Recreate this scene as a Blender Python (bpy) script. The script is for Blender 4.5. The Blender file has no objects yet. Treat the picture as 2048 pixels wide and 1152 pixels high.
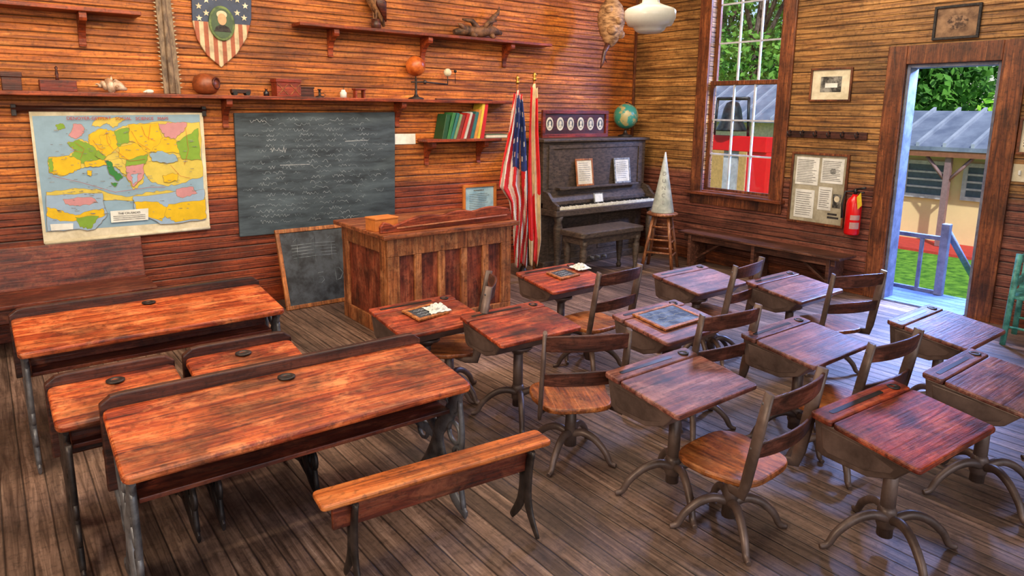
import bpy,bmesh,math,random
from math import sin,cos,pi,radians,sqrt,atan2
from mathutils import Vector,Matrix
random.seed(7)
SC=bpy.context.scene
C=SC.collection
FP_=1370.;CX=1024.;CY=481.;HC=1.7
YAW=radians(52.2);TH=radians(10.75);RL=.0111
YF=6.0;XR=6.55
Zv=Vector((0,0,1))
Fh=Vector((cos(YAW),sin(YAW),0));R0=Vector((sin(YAW),-cos(YAW),0))
fw=Fh*cos(TH)-Zv*sin(TH);up0=Fh*sin(TH)+Zv*cos(TH)
Rc=R0*cos(RL)+up0*sin(RL);Uc=up0*cos(RL)-R0*sin(RL)
CAM=Vector((0,0,HC))
def ray(u,v):return fw+Rc*((u-CX)/FP_)+Uc*((CY-v)/FP_)
def ZP(u,v,z=0):
    d=ray(u,v);return CAM+d*((z-HC)/d.z)
def YP(u,v,y=YF):
    d=ray(u,v);return CAM+d*(y/d.y)
def XP(u,v,x=XR):
    d=ray(u,v);return CAM+d*(x/d.x)
def cam():
    cd=bpy.data.cameras.new('camera');o=bpy.data.objects.new('camera',cd);C.objects.link(o)
    M=Matrix.Identity(4)
    for i in range(3):
        M[i][0]=Rc[i];M[i][1]=Uc[i];M[i][2]=-fw[i];M[i][3]=CAM[i]
    o.matrix_world=M
    cd.sensor_width=36;cd.lens=36*FP_/2048;cd.shift_y=(CY-576)/2048;cd.clip_start=.02
    SC.camera=o
cam()
# ---------------------------------------------------------------- materials
def L(r,g,b):
    f=lambda c:(c/255/12.92) if c/255<=.04045 else ((c/255+.055)/1.055)**2.4
    return (f(r),f(g),f(b),1)
def new(name,rough=.5,metal=0,spec=None):
    m=bpy.data.materials.new(name);m.use_nodes=True;nt=m.node_tree
    b=nt.nodes.get('Principled BSDF');b.inputs['Roughness'].default_value=rough;b.inputs['Metallic'].default_value=metal
    if spec is not None:b.inputs['Specular IOR Level'].default_value=spec
    return m,nt,b
def N(nt,t,**k):
    n=nt.nodes.new('ShaderNode'+t)
    for a,b in k.items():setattr(n,a,b)
    return n
def ramp(nt,fac,stops):
    r=N(nt,'ValToRGB');e=r.color_ramp.elements
    while len(e)<len(stops):e.new(.5)
    for i,(p,c) in enumerate(stops):
        e[i].position=p;e[i].color=c if hasattr(c,'__len__') else (c,c,c,1)
    nt.links.new(fac,r.inputs[0]);return r.outputs[0]
def mixc(nt,a,b,fac=1.,bt='MULTIPLY'):
    m=N(nt,'Mix',data_type='RGBA',blend_type=bt)
    for s,x in ((0,fac),(6,a),(7,b)):
        if isinstance(x,bpy.types.NodeSocket):nt.links.new(x,m.inputs[s])
        else:m.inputs[s].default_value=x
    return m.outputs[2]
def mth(nt,op,a,b=0.):
    m=N(nt,'Math',operation=op)
    for i,x in enumerate((a,b)):
        if isinstance(x,bpy.types.NodeSocket):nt.links.new(x,m.inputs[i])
        else:m.inputs[i].default_value=x
    return m.outputs[0]
def coords(nt,rnd=True):
    tc=N(nt,'TexCoord')
    if not rnd:return tc.outputs['Object']
    oi=N(nt,'ObjectInfo');mm=N(nt,'VectorMath',operation='MULTIPLY');nt.links.new(oi.outputs['Random'],mm.inputs[0]);mm.inputs[1].default_value=(17,11,23)
    ad=N(nt,'VectorMath',operation='ADD');nt.links.new(tc.outputs['Object'],ad.inputs[0]);nt.links.new(mm.outputs[0],ad.inputs[1])
    return ad.outputs[0]
def noise(nt,vec,scale=1.,detail=6.,rough=.6,dist=0.,mp=None):
    if mp:
        m=N(nt,'Mapping');m.inputs['Scale'].default_value=mp;nt.links.new(vec,m.inputs['Vector']);vec=m.outputs[0]
    n=N(nt,'TexNoise');n.inputs['Scale'].default_value=scale;n.inputs['Detail'].default_value=detail;n.inputs['Roughness'].default_value=rough;n.inputs['Distortion'].default_value=dist
    nt.links.new(vec,n.inputs['Vector']);return n.outputs[0]
def bump(nt,b,h,s=.3,d=.02):
    n=N(nt,'Bump');n.inputs['Strength'].default_value=s;n.inputs['Distance'].default_value=d
    nt.links.new(h,n.inputs['Height']);nt.links.new(n.outputs[0],b.inputs['Normal'])
def wood(name,cols,ax=0,sc=1.,rough=.45,blot=.75,bs=3.,bm=.35,spec=None,scuff=None):
    m,nt,b=new(name,rough,0,spec);v=coords(nt)
    s=[24*sc]*3;s[ax]=1.8*sc
    a=noise(nt,v,1,8,.68,1.0,tuple(s))
    k=len(cols);st=[(.30+.42*i/(k-1),c) for i,c in enumerate(cols)]
    col=ramp(nt,a,st)
    if scuff:
        s3=[11.]*3;s3[ax]=5.;sn=noise(nt,v,1,10,.75,.6,tuple(s3))
        col=mixc(nt,col,scuff,ramp(nt,sn,[(.50,0.),(.64,.85)]),'MIX')
    bl=noise(nt,v,bs,5,.6,.3)
    col=mixc(nt,col,ramp(nt,bl,[(.34,.16),(.5,.75),(.66,1.25)]),blot)
    sp=noise(nt,v,38,4,.7,.2)
    col=mixc(nt,col,ramp(nt,sp,[(.34,.22),(.5,1.)]),.6)
    s2=[90*sc]*3;s2[ax]=4*sc
    fn=noise(nt,v,1,3,.6,0,tuple(s2))
    col=mixc(nt,col,ramp(nt,fn,[(.36,.35),(.52,1.)]),.6)
    nt.links.new(col,b.inputs['Base Color']);bump(nt,b,mth(nt,'ADD',a,fn),bm,.006)
    return m
def speck(name,c1,c2,scale=12.,rough=.5,metal=0.,bm=.15,mp=None,lo=.38,hi=.62):
    m,nt,b=new(name,rough,metal);v=coords(nt)
    a=noise(nt,v,scale,7,.65,.2,mp)
    nt.links.new(ramp(nt,a,[(lo,c1),(hi,c2)]),b.inputs['Base Color'])
    if bm:bump(nt,b,a,bm,.006)
    return m
def boards(name,across,along,pitch,cols,low=None,zsplit=.95,rough=.5,bead=True,tint=.3,bm=.7,gd=.14,blot=.85):
    m,nt,b=new(name,rough);v=coords(nt,False)
    sp=N(nt,'SeparateXYZ');nt.links.new(v,sp.inputs[0])
    q=mth(nt,'DIVIDE',sp.outputs[across],pitch);fr=mth(nt,'FRACT',q);rid=mth(nt,'FLOOR',q)
    wn=N(nt,'TexWhiteNoise',noise_dimensions='1D');nt.links.new(rid,wn.inputs['W'])
    rnd=wn.outputs['Value']
    if bead:gs=[(0,gd),(.04,.4),(.085,1.),(.455,1.),(.5,.38),(.545,1.),(.915,1.),(.965,.5),(1,gd)]
    else:gs=[(0,gd),(.03,.5),(.06,1.),(.94,1.),(.97,.5),(1,gd)]
    g=ramp(nt,fr,gs)
    cb=N(nt,'CombineXYZ');al=mth(nt,'ADD',mth(nt,'MULTIPLY',sp.outputs[along],2.4),mth(nt,'MULTIPLY',rnd,40.))
    nt.links.new(al,cb.inputs[0]);nt.links.new(mth(nt,'MULTIPLY',sp.outputs[across],46.),cb.inputs[1]);nt.links.new(mth(nt,'MULTIPLY',rnd,9.),cb.inputs[2])
    a=noise(nt,cb.outputs[0],1,8,.66,.8)
    def pal(cs):
        k=len(cs);return ramp(nt,a,[(.24+.52*i/(k-1),c) for i,c in enumerate(cs)])
    col=pal(cols)
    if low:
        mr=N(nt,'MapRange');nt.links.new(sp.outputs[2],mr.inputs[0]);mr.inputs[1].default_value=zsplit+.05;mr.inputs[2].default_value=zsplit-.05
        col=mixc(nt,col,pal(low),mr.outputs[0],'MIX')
    big=noise(nt,v,1.3,6,.62,.4)
    col=mixc(nt,col,ramp(nt,big,[(.30,.3),(.5,.85),(.70,1.4)]),blot)
    s2=noise(nt,v,30,4,.7,.2)
    col=mixc(nt,col,ramp(nt,s2,[(.34,.3),(.5,1.)]),.6)
    col=mixc(nt,col,ramp(nt,rnd,[(0,1-tint),(1,1.15)]),1.)
    col=mixc(nt,col,g,1.)
    nt.links.new(col,b.inputs['Base Color'])
    h=mth(nt,'ADD',mth(nt,'MULTIPLY',g,.8),mth(nt,'MULTIPLY',a,.5));bump(nt,b,h,bm,.012)
    return m
M={}
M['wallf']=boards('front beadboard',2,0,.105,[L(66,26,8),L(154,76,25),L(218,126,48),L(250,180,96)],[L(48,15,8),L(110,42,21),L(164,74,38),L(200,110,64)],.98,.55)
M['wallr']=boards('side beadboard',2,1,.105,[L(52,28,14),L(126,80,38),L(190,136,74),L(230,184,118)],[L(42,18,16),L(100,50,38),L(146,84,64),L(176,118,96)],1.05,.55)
M['floor']=boards('worn floor planks',0,1,.085,[L(44,32,26),L(104,80,68),L(150,120,104),L(196,168,150)],rough=.5,bead=False,bm=.45,tint=.5)
M['porch']=boards('porch planks',0,1,.12,[L(70,84,120),L(100,120,164),L(135,155,196)],rough=.5,bead=False,bm=.4)
M['ceil']=boards('ceiling boards',0,1,.1,[L(90,60,40),L(150,110,80),L(190,150,110)])
M['trim']=wood('window trim wood',[L(54,24,14),L(122,64,34),L(176,106,60)],2,1.2)
M['trimx']=wood('trim wood along',[L(44,18,10),L(110,52,26),L(165,92,50)],1,1.2)
M['shelf']=wood('shelf wood',[L(70,22,10),L(150,60,26),L(196,96,46)],0,1.)
M['orange']=wood('orange desk wood',[L(60,16,8),L(152,54,24),L(216,108,54),L(248,166,108)],0,.9,.4,.9,3.2,scuff=L(232,138,84))
M['plank']=wood('bench plank',[L(110,46,16),L(200,104,46),L(238,150,84)],0,.9,.4,.5)
M['orange_d']=wood('dark rail wood',[L(30,12,10),L(74,36,28),L(118,66,48)],0,.9,.45)
M['red']=wood('red worn desktop',[L(46,13,8),L(130,42,22),L(184,76,40),L(216,116,76)],0,1.,.46,.9,5,scuff=L(196,102,66))
M['brown']=wood('brown worn desktop',[L(42,20,17),L(108,54,44),L(150,90,74),L(184,134,118)],0,1.,.44,.85,5,scuff=L(170,118,106))
M['iron']=speck('brown cast iron',L(78,62,56),L(118,97,89),5,.42,.3,.04)
M['greyiron']=speck('grey cast iron',L(70,70,76),L(124,124,130),9,.45,.4,.1)
M['dkiron']=speck('dark cast iron',L(30,26,26),L(66,56,54),12,.45,.3,.15)
M['seat']=wood('chair seat wood',[L(84,34,12),L(172,92,40),L(222,142,76)],1,1.,.42,.7,5,scuff=L(206,132,76))
M['slat']=wood('chair slat wood',[L(44,20,14),L(94,50,38),L(148,88,68)],0,1.,.4,.6,6)
M['stool']=wood('stool wood',[L(84,40,20),L(150,88,50),L(206,146,100)],2,1.2,.45,.5,6)
M['bench']=wood('old bench wood',[L(46,16,12),L(110,44,26),L(160,78,48)],0,.9,.42,.7,scuff=L(150,84,56))
M['benchy']=wood('side bench wood',[L(40,22,18),L(96,58,44),L(150,100,78)],1,.9,.4,.7)
M['lect']=wood('oak desk vertical',[L(84,38,18),L(170,98,54),L(218,150,94)],2,.9,.5,.7,4,scuff=L(206,140,92))
M['lectp']=wood('oak panels',[L(60,20,12),L(140,62,40),L(188,106,72)],2,.9,.5,.75,6,scuff=L(176,104,74))
M['lectx']=wood('oak desk lengthwise',[L(74,30,16),L(158,86,50),L(208,138,88)],0,.9,.42,.6,4)
M['rail']=wood('carved red wood',[L(66,20,10),L(144,60,34),L(190,102,62)],0,.9,.42,.6,6)
M['ltrim']=wood('pale frame wood',[L(110,56,22),L(186,110,54),L(222,156,92)],2,1.2)
M['slate']=speck('slate board',L(20,28,36),L(88,102,112),2.6,.6,0,.05,(1,1,5.),.28,.78)
M['slate2']=speck('little slate',L(26,28,32),L(64,70,78),9.,.6,0,.03)
M['slateblue']=speck('pale slate',L(56,74,110),L(124,146,188),9.,.75,0,.03)
M['chalk']=speck('chalk',L(150,156,162),L(200,204,206),60,.9,0,0)
M['chalkdim']=speck('faint chalk',L(70,82,90),L(150,160,168),7,.9,0,0)
M['piano']=speck('ebonised piano wood',L(34,26,21),L(94,77,64),22,.55,0,.1,(1,1,2.5),.32,.7)
M['ivory']=speck('ivory keys',L(190,180,150),L(225,216,188),30,.4,0,0)
M['black']=speck('black paint',L(12,12,12),L(34,32,32),30,.4,0,0)
M['cream']=speck('cream paper',L(196,184,154),L(226,216,190),8,.7,0,0)
M['white']=speck('white paper',L(206,206,200),L(234,234,228),8,.7,0,0)
M['grey']=speck('grey print',L(90,90,88),L(150,150,146),40,.7,0,0)
M['ink']=speck('ink',L(30,28,30),L(60,56,56),40,.8,0,0)
M['gfoto']=speck('grey photograph',L(44,44,42),L(150,148,140),14,.5,0,0,None,.42,.6)
M['lav']=speck('weathered grey blue paint',L(88,92,112),L(124,128,146),9,.6,0,.05)
M['whitep']=speck('white muntin paint',L(168,170,180),L(200,202,210),9,.5,0,.05)
def glass():
    m=bpy.data.materials.new('window glass');m.use_nodes=True;nt=m.node_tree;nt.nodes.clear()
    o=N(nt,'OutputMaterial');t=N(nt,'BsdfTransparent');g=N(nt,'BsdfGlossy');g.inputs['Roughness'].default_value=.05
    x=N(nt,'MixShader');x.inputs[0].default_value=.04
    nt.links.new(t.outputs[0],x.inputs[1]);nt.links.new(g.outputs[0],x.inputs[2]);nt.links.new(x.outputs[0],o.inputs[0]);return m
M['glass']=glass()
def flat(name,r,g,b,rough=.6,metal=0,var=.75,sc=14):
    c=L(r,g,b);return speck(name,(c[0]*var,c[1]*var,c[2]*var,1),c,sc,rough,metal,.05)
# ---------------------------------------------------------------- mesh builder
def spline(pts,n=4):
    pts=[Vector(p) for p in pts];out=[]
    for i in range(len(pts)-1):
        p0=pts[max(i-1,0)];p1=pts[i];p2=pts[i+1];p3=pts[min(i+2,len(pts)-1)]
        for k in range(n):
            t=k/n;out.append(.5*((2*p1)+(p2-p0)*t+(2*p0-5*p1+4*p2-p3)*t*t+(3*p1-p0-3*p2+p3)*t**3))
    out.append(pts[-1]);return out
def lerpn(rs,n=4):
    out=[]
    for a,b in zip(rs,rs[1:]):
        out+=[a+(b-a)*k/n for k in range(n)]
    return out+[rs[-1]]
class MB:
    def __init__(s):s.bm=bmesh.new()
    def f(s,vs,m=0,sm=False):
        try:
            q=s.bm.faces.new(vs);q.material_index=m;q.smooth=sm
        except ValueError:pass
    def v(s,p):return s.bm.verts.new(p)
    def box(s,x0,x1,y0,y1,z0,z1,m=0,T=None):
        ps=[Vector((x,y,z)) for z in(z0,z1) for x,y in((x0,y0),(x1,y0),(x1,y1),(x0,y1))]
        if T:ps=[T@p for p in ps]
        w=[s.v(p) for p in ps]
        for q in((3,2,1,0),(4,5,6,7),(0,1,5,4),(1,2,6,5),(2,3,7,6),(3,0,4,7)):s.f([w[i] for i in q],m)
        return w
    def prism(s,poly,a,b,ax='z',m=0,sm=False):
        def P(p,h):
            return {'z':(p[0],p[1],h),'y':(p[0],h,p[1]),'x':(h,p[0],p[1])}[ax]
        A=[s.v(P(p,a)) for p in poly];B=[s.v(P(p,b)) for p in poly];n=len(poly)
        s.f(A[::-1],m);s.f(B,m)
        for i in range(n):s.f([A[i],A[(i+1)%n],B[(i+1)%n],B[i]],m,sm)
        return A+B
    def tube(s,pts,r,n=8,m=0,asp=1.,cap=True):
        pts=[Vector(p) for p in pts];k=len(pts)
        rs=r if hasattr(r,'__len__') else [r]*k
        rings=[];nr=None
        for i,p in enumerate(pts):
            t=(pts[min(i+1,k-1)]-pts[max(i-1,0)]).normalized()
            if nr is None:
                h=Vector((0,0,1)) if abs(t.z)<.9 else Vector((0,1,0))
                nr=(h-t*h.dot(t)).normalized()
            else:nr=(nr-t*nr.dot(t)).normalized()
            bb=t.cross(nr)
            rings.append([s.v(p+nr*(rs[i]*cos(2*pi*j/n))+bb*(rs[i]*asp*sin(2*pi*j/n))) for j in range(n)])
        for a,b in zip(rings,rings[1:]):
            for j in range(n):s.f([a[j],a[(j+1)%n],b[(j+1)%n],b[j]],m,True)
        if cap:s.f(rings[0][::-1],m);s.f(rings[-1],m)
    def stube(s,pts,r,n=8,m=0,asp=1.):s.tube(spline(pts),lerpn(r) if hasattr(r,'__len__') else r,n,m,asp)
    def lathe(s,prof,n=20,c=(0,0,0),m=0,T=None,sy=1.):
        rings=[]
        for r,z in prof:
            ring=[]
            for j in range(n):
                p=Vector((c[0]+r*cos(2*pi*j/n),c[1]+r*sy*sin(2*pi*j/n),c[2]+z))
                ring.append(s.v(T@p if T else p))
            rings.append(ring)
        for a,b in zip(rings,rings[1:]):
            for j in range(n):s.f([a[j],a[(j+1)%n],b[(j+1)%n],b[j]],m,True)
        s.f(rings[0][::-1],m);s.f(rings[-1],m)
    def ball(s,c,r,m=0,n=16,sc=(1,1,1),T=None):
        k=n//2;rings=[]
        for i in range(1,k):
            a=pi*i/k
            rings.append([(r*sin(a)*cos(2*pi*j/n),r*sin(a)*sin(2*pi*j/n),r*cos(a)) for j in range(n)])
        def X(p):
            q=Vector((p[0]*sc[0],p[1]*sc[1],p[2]*sc[2]))
            if T:q=T@q
            return s.v(q+Vector(c))
        V=[[X(p) for p in g] for g in rings];t=X((0,0,r));b=X((0,0,-r))
        for j in range(n):
            s.f([t,V[0][j],V[0][(j+1)%n]],m,True);s.f([b,V[-1][(j+1)%n],V[-1][j]],m,True)
        for A,B in zip(V,V[1:]):
            for j in range(n):s.f([A[j],B[j],B[(j+1)%n],A[(j+1)%n]],m,True)
    def poly(s,pts,m=0):s.f([s.v(p) for p in pts],m)
    def build(s,name,mats,parent=None,bev=0,loc=None,rec=True):
        if rec:bmesh.ops.recalc_face_normals(s.bm,faces=s.bm.faces)
        me=bpy.data.meshes.new(name);s.bm.to_mesh(me);s.bm.free()
        for x in(mats if isinstance(mats,(list,tuple)) else [mats]):me.materials.append(x)
        o=bpy.data.objects.new(name,me);C.objects.link(o)
        if parent:o.parent=parent
        if loc is not None:o.location=loc
        if bev:
            q=o.modifiers.new('bevel','BEVEL');q.width=bev;q.segments=2;q.limit_method='ANGLE';q.angle_limit=radians(40)
        return o
def tag(o,label,cat,group=None):
    o['label']=label;o['category']=cat
    if group:o['group']=group
    return o
def thing(name,label,cat,loc=(0,0,0),rz=0,group=None,rx=0):
    o=bpy.data.objects.new(name,None);o.empty_display_size=.1;C.objects.link(o);o.location=loc;o.rotation_euler=(rx,0,rz)
    return tag(o,label,cat,group)
def struct(o):o['kind']='structure';return o
def copy_tree(o,parent=None):
    c=o.copy();C.objects.link(c)
    if parent:c.parent=parent
    for ch in list(o.children):copy_tree(ch,c)
    return c
def box(name,mat,parent,x0,x1,y0,y1,z0,z1,bev=.004):
    m=MB();m.box(x0,x1,y0,y1,z0,z1);return m.build(name,mat,parent,bev)
def rrect(w,d,r,n=4):
    out=[]
    for cx,cy,a0 in((w/2-r,d/2-r,0),(-w/2+r,d/2-r,pi/2),(-w/2+r,-d/2+r,pi),(w/2-r,-d/2+r,1.5*pi)):
        for i in range(n+1):
            a=a0+pi/2*i/n;out.append((cx+r*cos(a),cy+r*sin(a)))
    return out
def text(body,size,mat,parent,loc,rot=(pi/2,0,0),name='lettering',al='CENTER'):
    cu=bpy.data.curves.new('tmp','FONT');cu.body=body;cu.size=size;cu.align_x=al;cu.align_y='CENTER';cu.extrude=.0004
    t=bpy.data.objects.new('tmp',cu);C.objects.link(t);bpy.context.view_layer.update()
    me=bpy.data.meshes.new_from_object(t.evaluated_get(bpy.context.evaluated_depsgraph_get()))
    bpy.data.objects.remove(t);bpy.data.curves.remove(cu)
    me.materials.clear();me.materials.append(mat)
    o=bpy.data.objects.new(name,me);C.objects.link(o);o.parent=parent;o.location=loc;o.rotation_euler=rot
    return o
# ---------------------------------------------------------------- room shell
HT=3.7;TW=.15
struct(box('floor',M['floor'],None,-2.6,XR,-3,YF,-.1,0,0))
struct(box('ceiling',M['ceil'],None,-2.6,XR+TW,-3,YF+.15,HT,HT+.1,0))
struct(box('wall_front',M['wallf'],None,-2.75,XR+TW,YF,YF+.15,-.1,HT,0))
struct(box('wall_left',M['wallr'],None,-2.75,-2.6,-3,YF,-.1,HT,0))
wyl=XP(1412,250).y;wyr=XP(1551,250).y;wz0=XP(1480,388).z;wz1=3.32
dyl=XP(1792,330).y;dyr=XP(1968,400).y;dz1=XP(1890,126).z
m=MB()
m.box(XR,XR+TW,wyl,YF,-.1,HT)
m.box(XR,XR+TW,wyr,wyl,-.1,wz0);m.box(XR,XR+TW,wyr,wyl,wz1,HT)
m.box(XR,XR+TW,dyl,wyr,-.1,HT)
m.box(XR,XR+TW,dyr,dyl,dz1,HT)
m.box(XR,XR+TW,-3,dyr,-.1,HT)
struct(m.build('wall_right',M['wallr']))
struct(box('baseboard_front',M['shelf'],None,-2.6,XR-.02,YF-.02,YF,0,.14))
m=MB();m.box(XR-.02,XR,dyl+.16,YF-.02,0,.14);m.box(XR-.02,XR,-2.9,dyr-.16,0,.14)
struct(m.build('baseboard_right',M['trimx'],None,.004))
struct(box('trim_1',M['trim'],None,XR-.03,XR,YF-.03,YF,.14,HT))
# window
W=bpy.data.objects.new('window_1',None);C.objects.link(W);struct(W)
m=MB()
m.box(XR-.03,XR,wyl,wyl+.15,wz0-.02,wz1+.14);m.box(XR-.03,XR,wyr-.15,wyr,wz0-.02,wz1+.14);m.box(XR-.03,XR,wyr,wyl,wz1,wz1+.14)
m.box(XR-.02,XR,wyr-.15,wyl+.15,wz0-.16,wz0-.05)
m.build('casing',M['trim'],W,.006)
box('sill',M['trimx'],W,XR-.09,XR+TW,wyr-.18,wyl+.18,wz0-.05,wz0-.015,.006)
zm=XP(1480,166).z
def sash(x,z0,z1,rows):
    t=.045
    m=MB();m.box(x,x+.035,wyr,wyl,z0,z0+t);m.box(x,x+.035,wyr,wyl,z1-t,z1);m.box(x,x+.035,wyr,wyr+t,z0+t,z1-t);m.box(x,x+.035,wyl-t,wyl,z0+t,z1-t)
    s=m.build('sash',M['trim'],W,.003)
    m=MB()
    for i in(1,2):
        y=wyr+t+(wyl-wyr-2*t)*i/3;m.box(x+.006,x+.028,y-.009,y+.009,z0+t,z1-t)
    for i in range(1,rows):
        z=z0+t+(z1-z0-2*t)*i/rows;m.box(x+.008,x+.026,wyr+t,wyl-t,z-.009,z+.009)
    m.build('muntin',M['whitep'],s)
    box('pane',M['glass'],s,x+.015,x+.018,wyr+t,wyl-t,z0+t,z1-t,0)
sash(XR+.04,wz0-.015,zm+.03,3);sash(XR+.08,zm-.02,wz1,3)
# door frame
D=bpy.data.objects.new('door_1',None);C.objects.link(D);struct(D)
m=MB()
m.box(XR-.035,XR,dyl,dyl+.16,0,dz1+.16);m.box(XR-.035,XR,dyr-.17,dyr,0,dz1+.16);m.box(XR-.035,XR,dyr,dyl,dz1,dz1+.16)
m.build('casing',M['trim'],D,.006)
m=MB();m.box(XR,XR+TW+.02,dyl-.03,dyl-.001,0,dz1-.001);m.box(XR,XR+TW+.02,dyr+.001,dyr+.03,0,dz1-.001);m.box(XR,XR+TW+.02,dyr+.03,dyl-.03,dz1-.03,dz1-.001)
m.build('jamb',M['lav'],D,.004)
box('threshold',M['porch'],D,XR-.02,XR+TW,dyr+.03,dyl-.03,0,.018)
# ---------------------------------------------------------------- helper: things on walls
def framed(name,label,cat,plane,px,fwid,fmat,content,depth=.025,group=None,mount=None,slant=0):
    u0,v0,u1,v1=px;um,vm=(u0+u1)/2,(v0+v1)/2
    if plane=='f':
        Y=YF-.001 if mount is None else mount
        c=YP(um,vm,Y);w=YP(u1,vm,Y).x-YP(u0,vm,Y).x;h=YP(um,v0,Y).z-YP(um,v1,Y).z;rz=0
    else:
        c=XP(um,vm,XR-.001);w=XP(u0,vm).y-XP(u1,vm).y;h=XP(um,v0).z-XP(um,v1).z;rz=-pi/2
    r=thing(name,label,cat,c,rz,group,0)
    if slant:r.rotation_euler=(slant,0,rz)
    m=MB();a,b=w/2,h/2
    m.box(-a,a,-depth,0,b-fwid,b);m.box(-a,a,-depth,0,-b,-b+fwid);m.box(-a,-a+fwid,-depth,0,-b+fwid,b-fwid);m.box(a-fwid,a,-depth,0,-b+fwid,b-fwid)
    m.build('frame',fmat,r,.003)
    content(r,a-fwid,b-fwid)
    return r
def paper(r,a,b,mat,y=-.006,name='paper'):
    return box(name,mat,r,-a,a,y,-.001,-b,b,0)
def lines(r,blocks,mat,y=-.0075,name='print'):
    m=MB()
    for x0,x1,z0,z1,n,t in blocks:
        for i in range(n):
            z=z1-(z1-z0)*(i+.5)/n;e=x1-(x1-x0)*random.random()*.25
            m.box(x0,e,y-.0008,y,z-t/2,z+t/2)
    return m.build(name,mat,r)
# ---------------------------------------------------------------- front wall shelves
def shelf(name,label,p0,p1,depth,brk,x0=None,bh=.26):
    Y=YF-depth
    a=YP(*p0,Y);b=YP(*p1,Y);z=(a.z+b.z)/2;xa=a.x if x0 is None else x0
    r=thing(name,label,'shelf',((xa+b.x)/2,YF,z));w=(b.x-xa)/2
    box('board',M['shelf'],r,-w,w,-depth,-.001,-.03,0,.005)
    for u,v in brk:
        bx=YP(u,v,Y+.02).x-(xa+b.x)/2
        pr=[(-.001,-.03),(-depth*.85,-.03),(-depth*.85,-.07)]
        for i in range(7):
            t=i/6*pi/2;pr.append((-depth*.8+depth*.72*sin(t)**1.0-.0,-.09-(bh-.11)*(1-cos(t))))
        pr+=[(-.03,-bh),(-.001,-bh)]
        q=MB();q.prism(pr,bx-.024,bx+.024,'x');q.build('bracket',M['shelf'],r,.003)
    return z,r
zl,_=shelf('wall_shelf','long reddish shelf running above the map and the big blackboard',(300,186),(1030,203),.2,[(460,200),(810,205)],x0=-1.6)
zu,_=shelf('wall_shelf','high middle shelf with three brackets holding the bird and driftwood',(600,47),(1105,84),.2,[(675,60),(863,75),(1028,90)])
zt,_=shelf('wall_shelf','short high shelf at the top left corner with one bracket',(60,8),(282,19),.2,[(165,20)],x0=-1.2)
zb,rb=shelf('wall_shelf','small book shelf on two brackets beside the flags',(855,281),(1004,274),.2,[(870,285),(975,282)])
# ---------------------------------------------------------------- shelf things
def sx(u,v,Y=YF-.1):return YP(u,v,Y).x
def span(u0,u1,v,Y=YF-.1):
    a,b=sx(u0,v,Y),sx(u1,v,Y);return (a+b)/2,(b-a)
YS=YF-.1
dkwood=wood('dark box wood',[L(30,10,8),L(80,30,20),L(120,56,36)],0,1.2)
rdwood=wood('red carved wood',[L(70,16,8),L(144,46,26),L(180,80,46)],0,1.2)
x,w=span(2,42,160);r=thing('wooden_box','small dark lidded box at the left end of the long shelf','box',(x,YS,zl))
box('body',dkwood,r,-w/2,w/2,-.05,.05,0,.09);box('lid',dkwood,r,-w/2-.006,w/2+.006,-.056,.056,.09,.125)
x,w=span(78,152,168);r=thing('wooden_box','low wide wooden box with an upright post beside the conch','box',(x,YS,zl))
box('body',rdwood,r,-w/2,w/2,-.05,.05,0,.08);q=MB();q.lathe([(.012,.08),(.008,.1),(.012,.12),(.006,.15),(.011,.165),(.001,.178)],10);q.build('post',dkwood,r)
# conch
x,w=span(185,256,172);r=thing('conch_shell','pale spiny conch shell lying on the long shelf above the map','shell',(x,YS,zl+.055))
shellm=speck('shell',L(170,130,104),L(226,206,184),20,.4,0,.2)
q=MB();pts=[];rs=[]
for i in range(64):
    t=i/63;a=t*6*pi;rad=.004+.034*t**1.3;pts.append((-w/2+.02+(w-.12)*t,rad*cos(a),rad*sin(a)));rs.append(.005+.024*t)
q.tube(pts,rs,8)
for i in range(7):
    a=.9*i;q.lathe([(.012,0),(.001,.03)],6,T=Matrix.Translation((.01+.012*(i%3),0,0))@Matrix.Rotation(a,4,'X')@Matrix.Translation((0,0,.035)))
q.tube([(w/2-.09,0,0),(w/2-.05,-.01,-.01),(w/2-.01,-.01,-.03)],[.05,.03,.008],10)
q.build('shell_body',shellm,r)
x,w=span(285,313,183);q=MB();q.ball((0,0,.016),.016,sc=(1.9,1.2,1));q.tube([(-.02,0,.016),(-.045,0,.01)],[.012,.002],8)
tag(q.build('sea_shell',M['white'],None,0,(x,YS,zl)),'tiny white sea shell beside the foot of the toothed saw snout','shell')
# saw
a=YP(345,187,YF-.1);b=YP(318,-70,YF-.03)
r=thing('sawfish_snout','long grey toothed sawfish snout leaning upright on the long shelf','sawfish snout',(a.x,YF-.1,zl))
dv=Vector((b.x-a.x,.07,b.z-zl));Ln=dv.length
r.rotation_euler=(-atan2(.07,dv.z),atan2(dv.x,dv.z),0)
bone=speck('weathered bone',L(78,60,48),L(140,116,92),10,.6,0,.3,(3,3,1))
q=MB();q.prism([(-.06,0),(.06,0),(.052,Ln*.9),(.02,Ln),(-.02,Ln),(-.052,Ln*.9)],-.012,.012,'y');q.tube([(0,-.012,0),(0,-.012,Ln*.95)],[.028,.014],8);q.build('blade',bone,r,.004)
tooth=flat('old teeth',176,156,126)
q=MB()
for i in range(26):
    z=.05+i*(Ln-.1)/26
    for s in(-1,1):
        e=.058-.008*z/Ln;q.prism([(s*e,z-.008),(s*(e+.022),z+.004),(s*e,z+.008)],-.005,.005,'y')
q.build('teeth',tooth,r)
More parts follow.
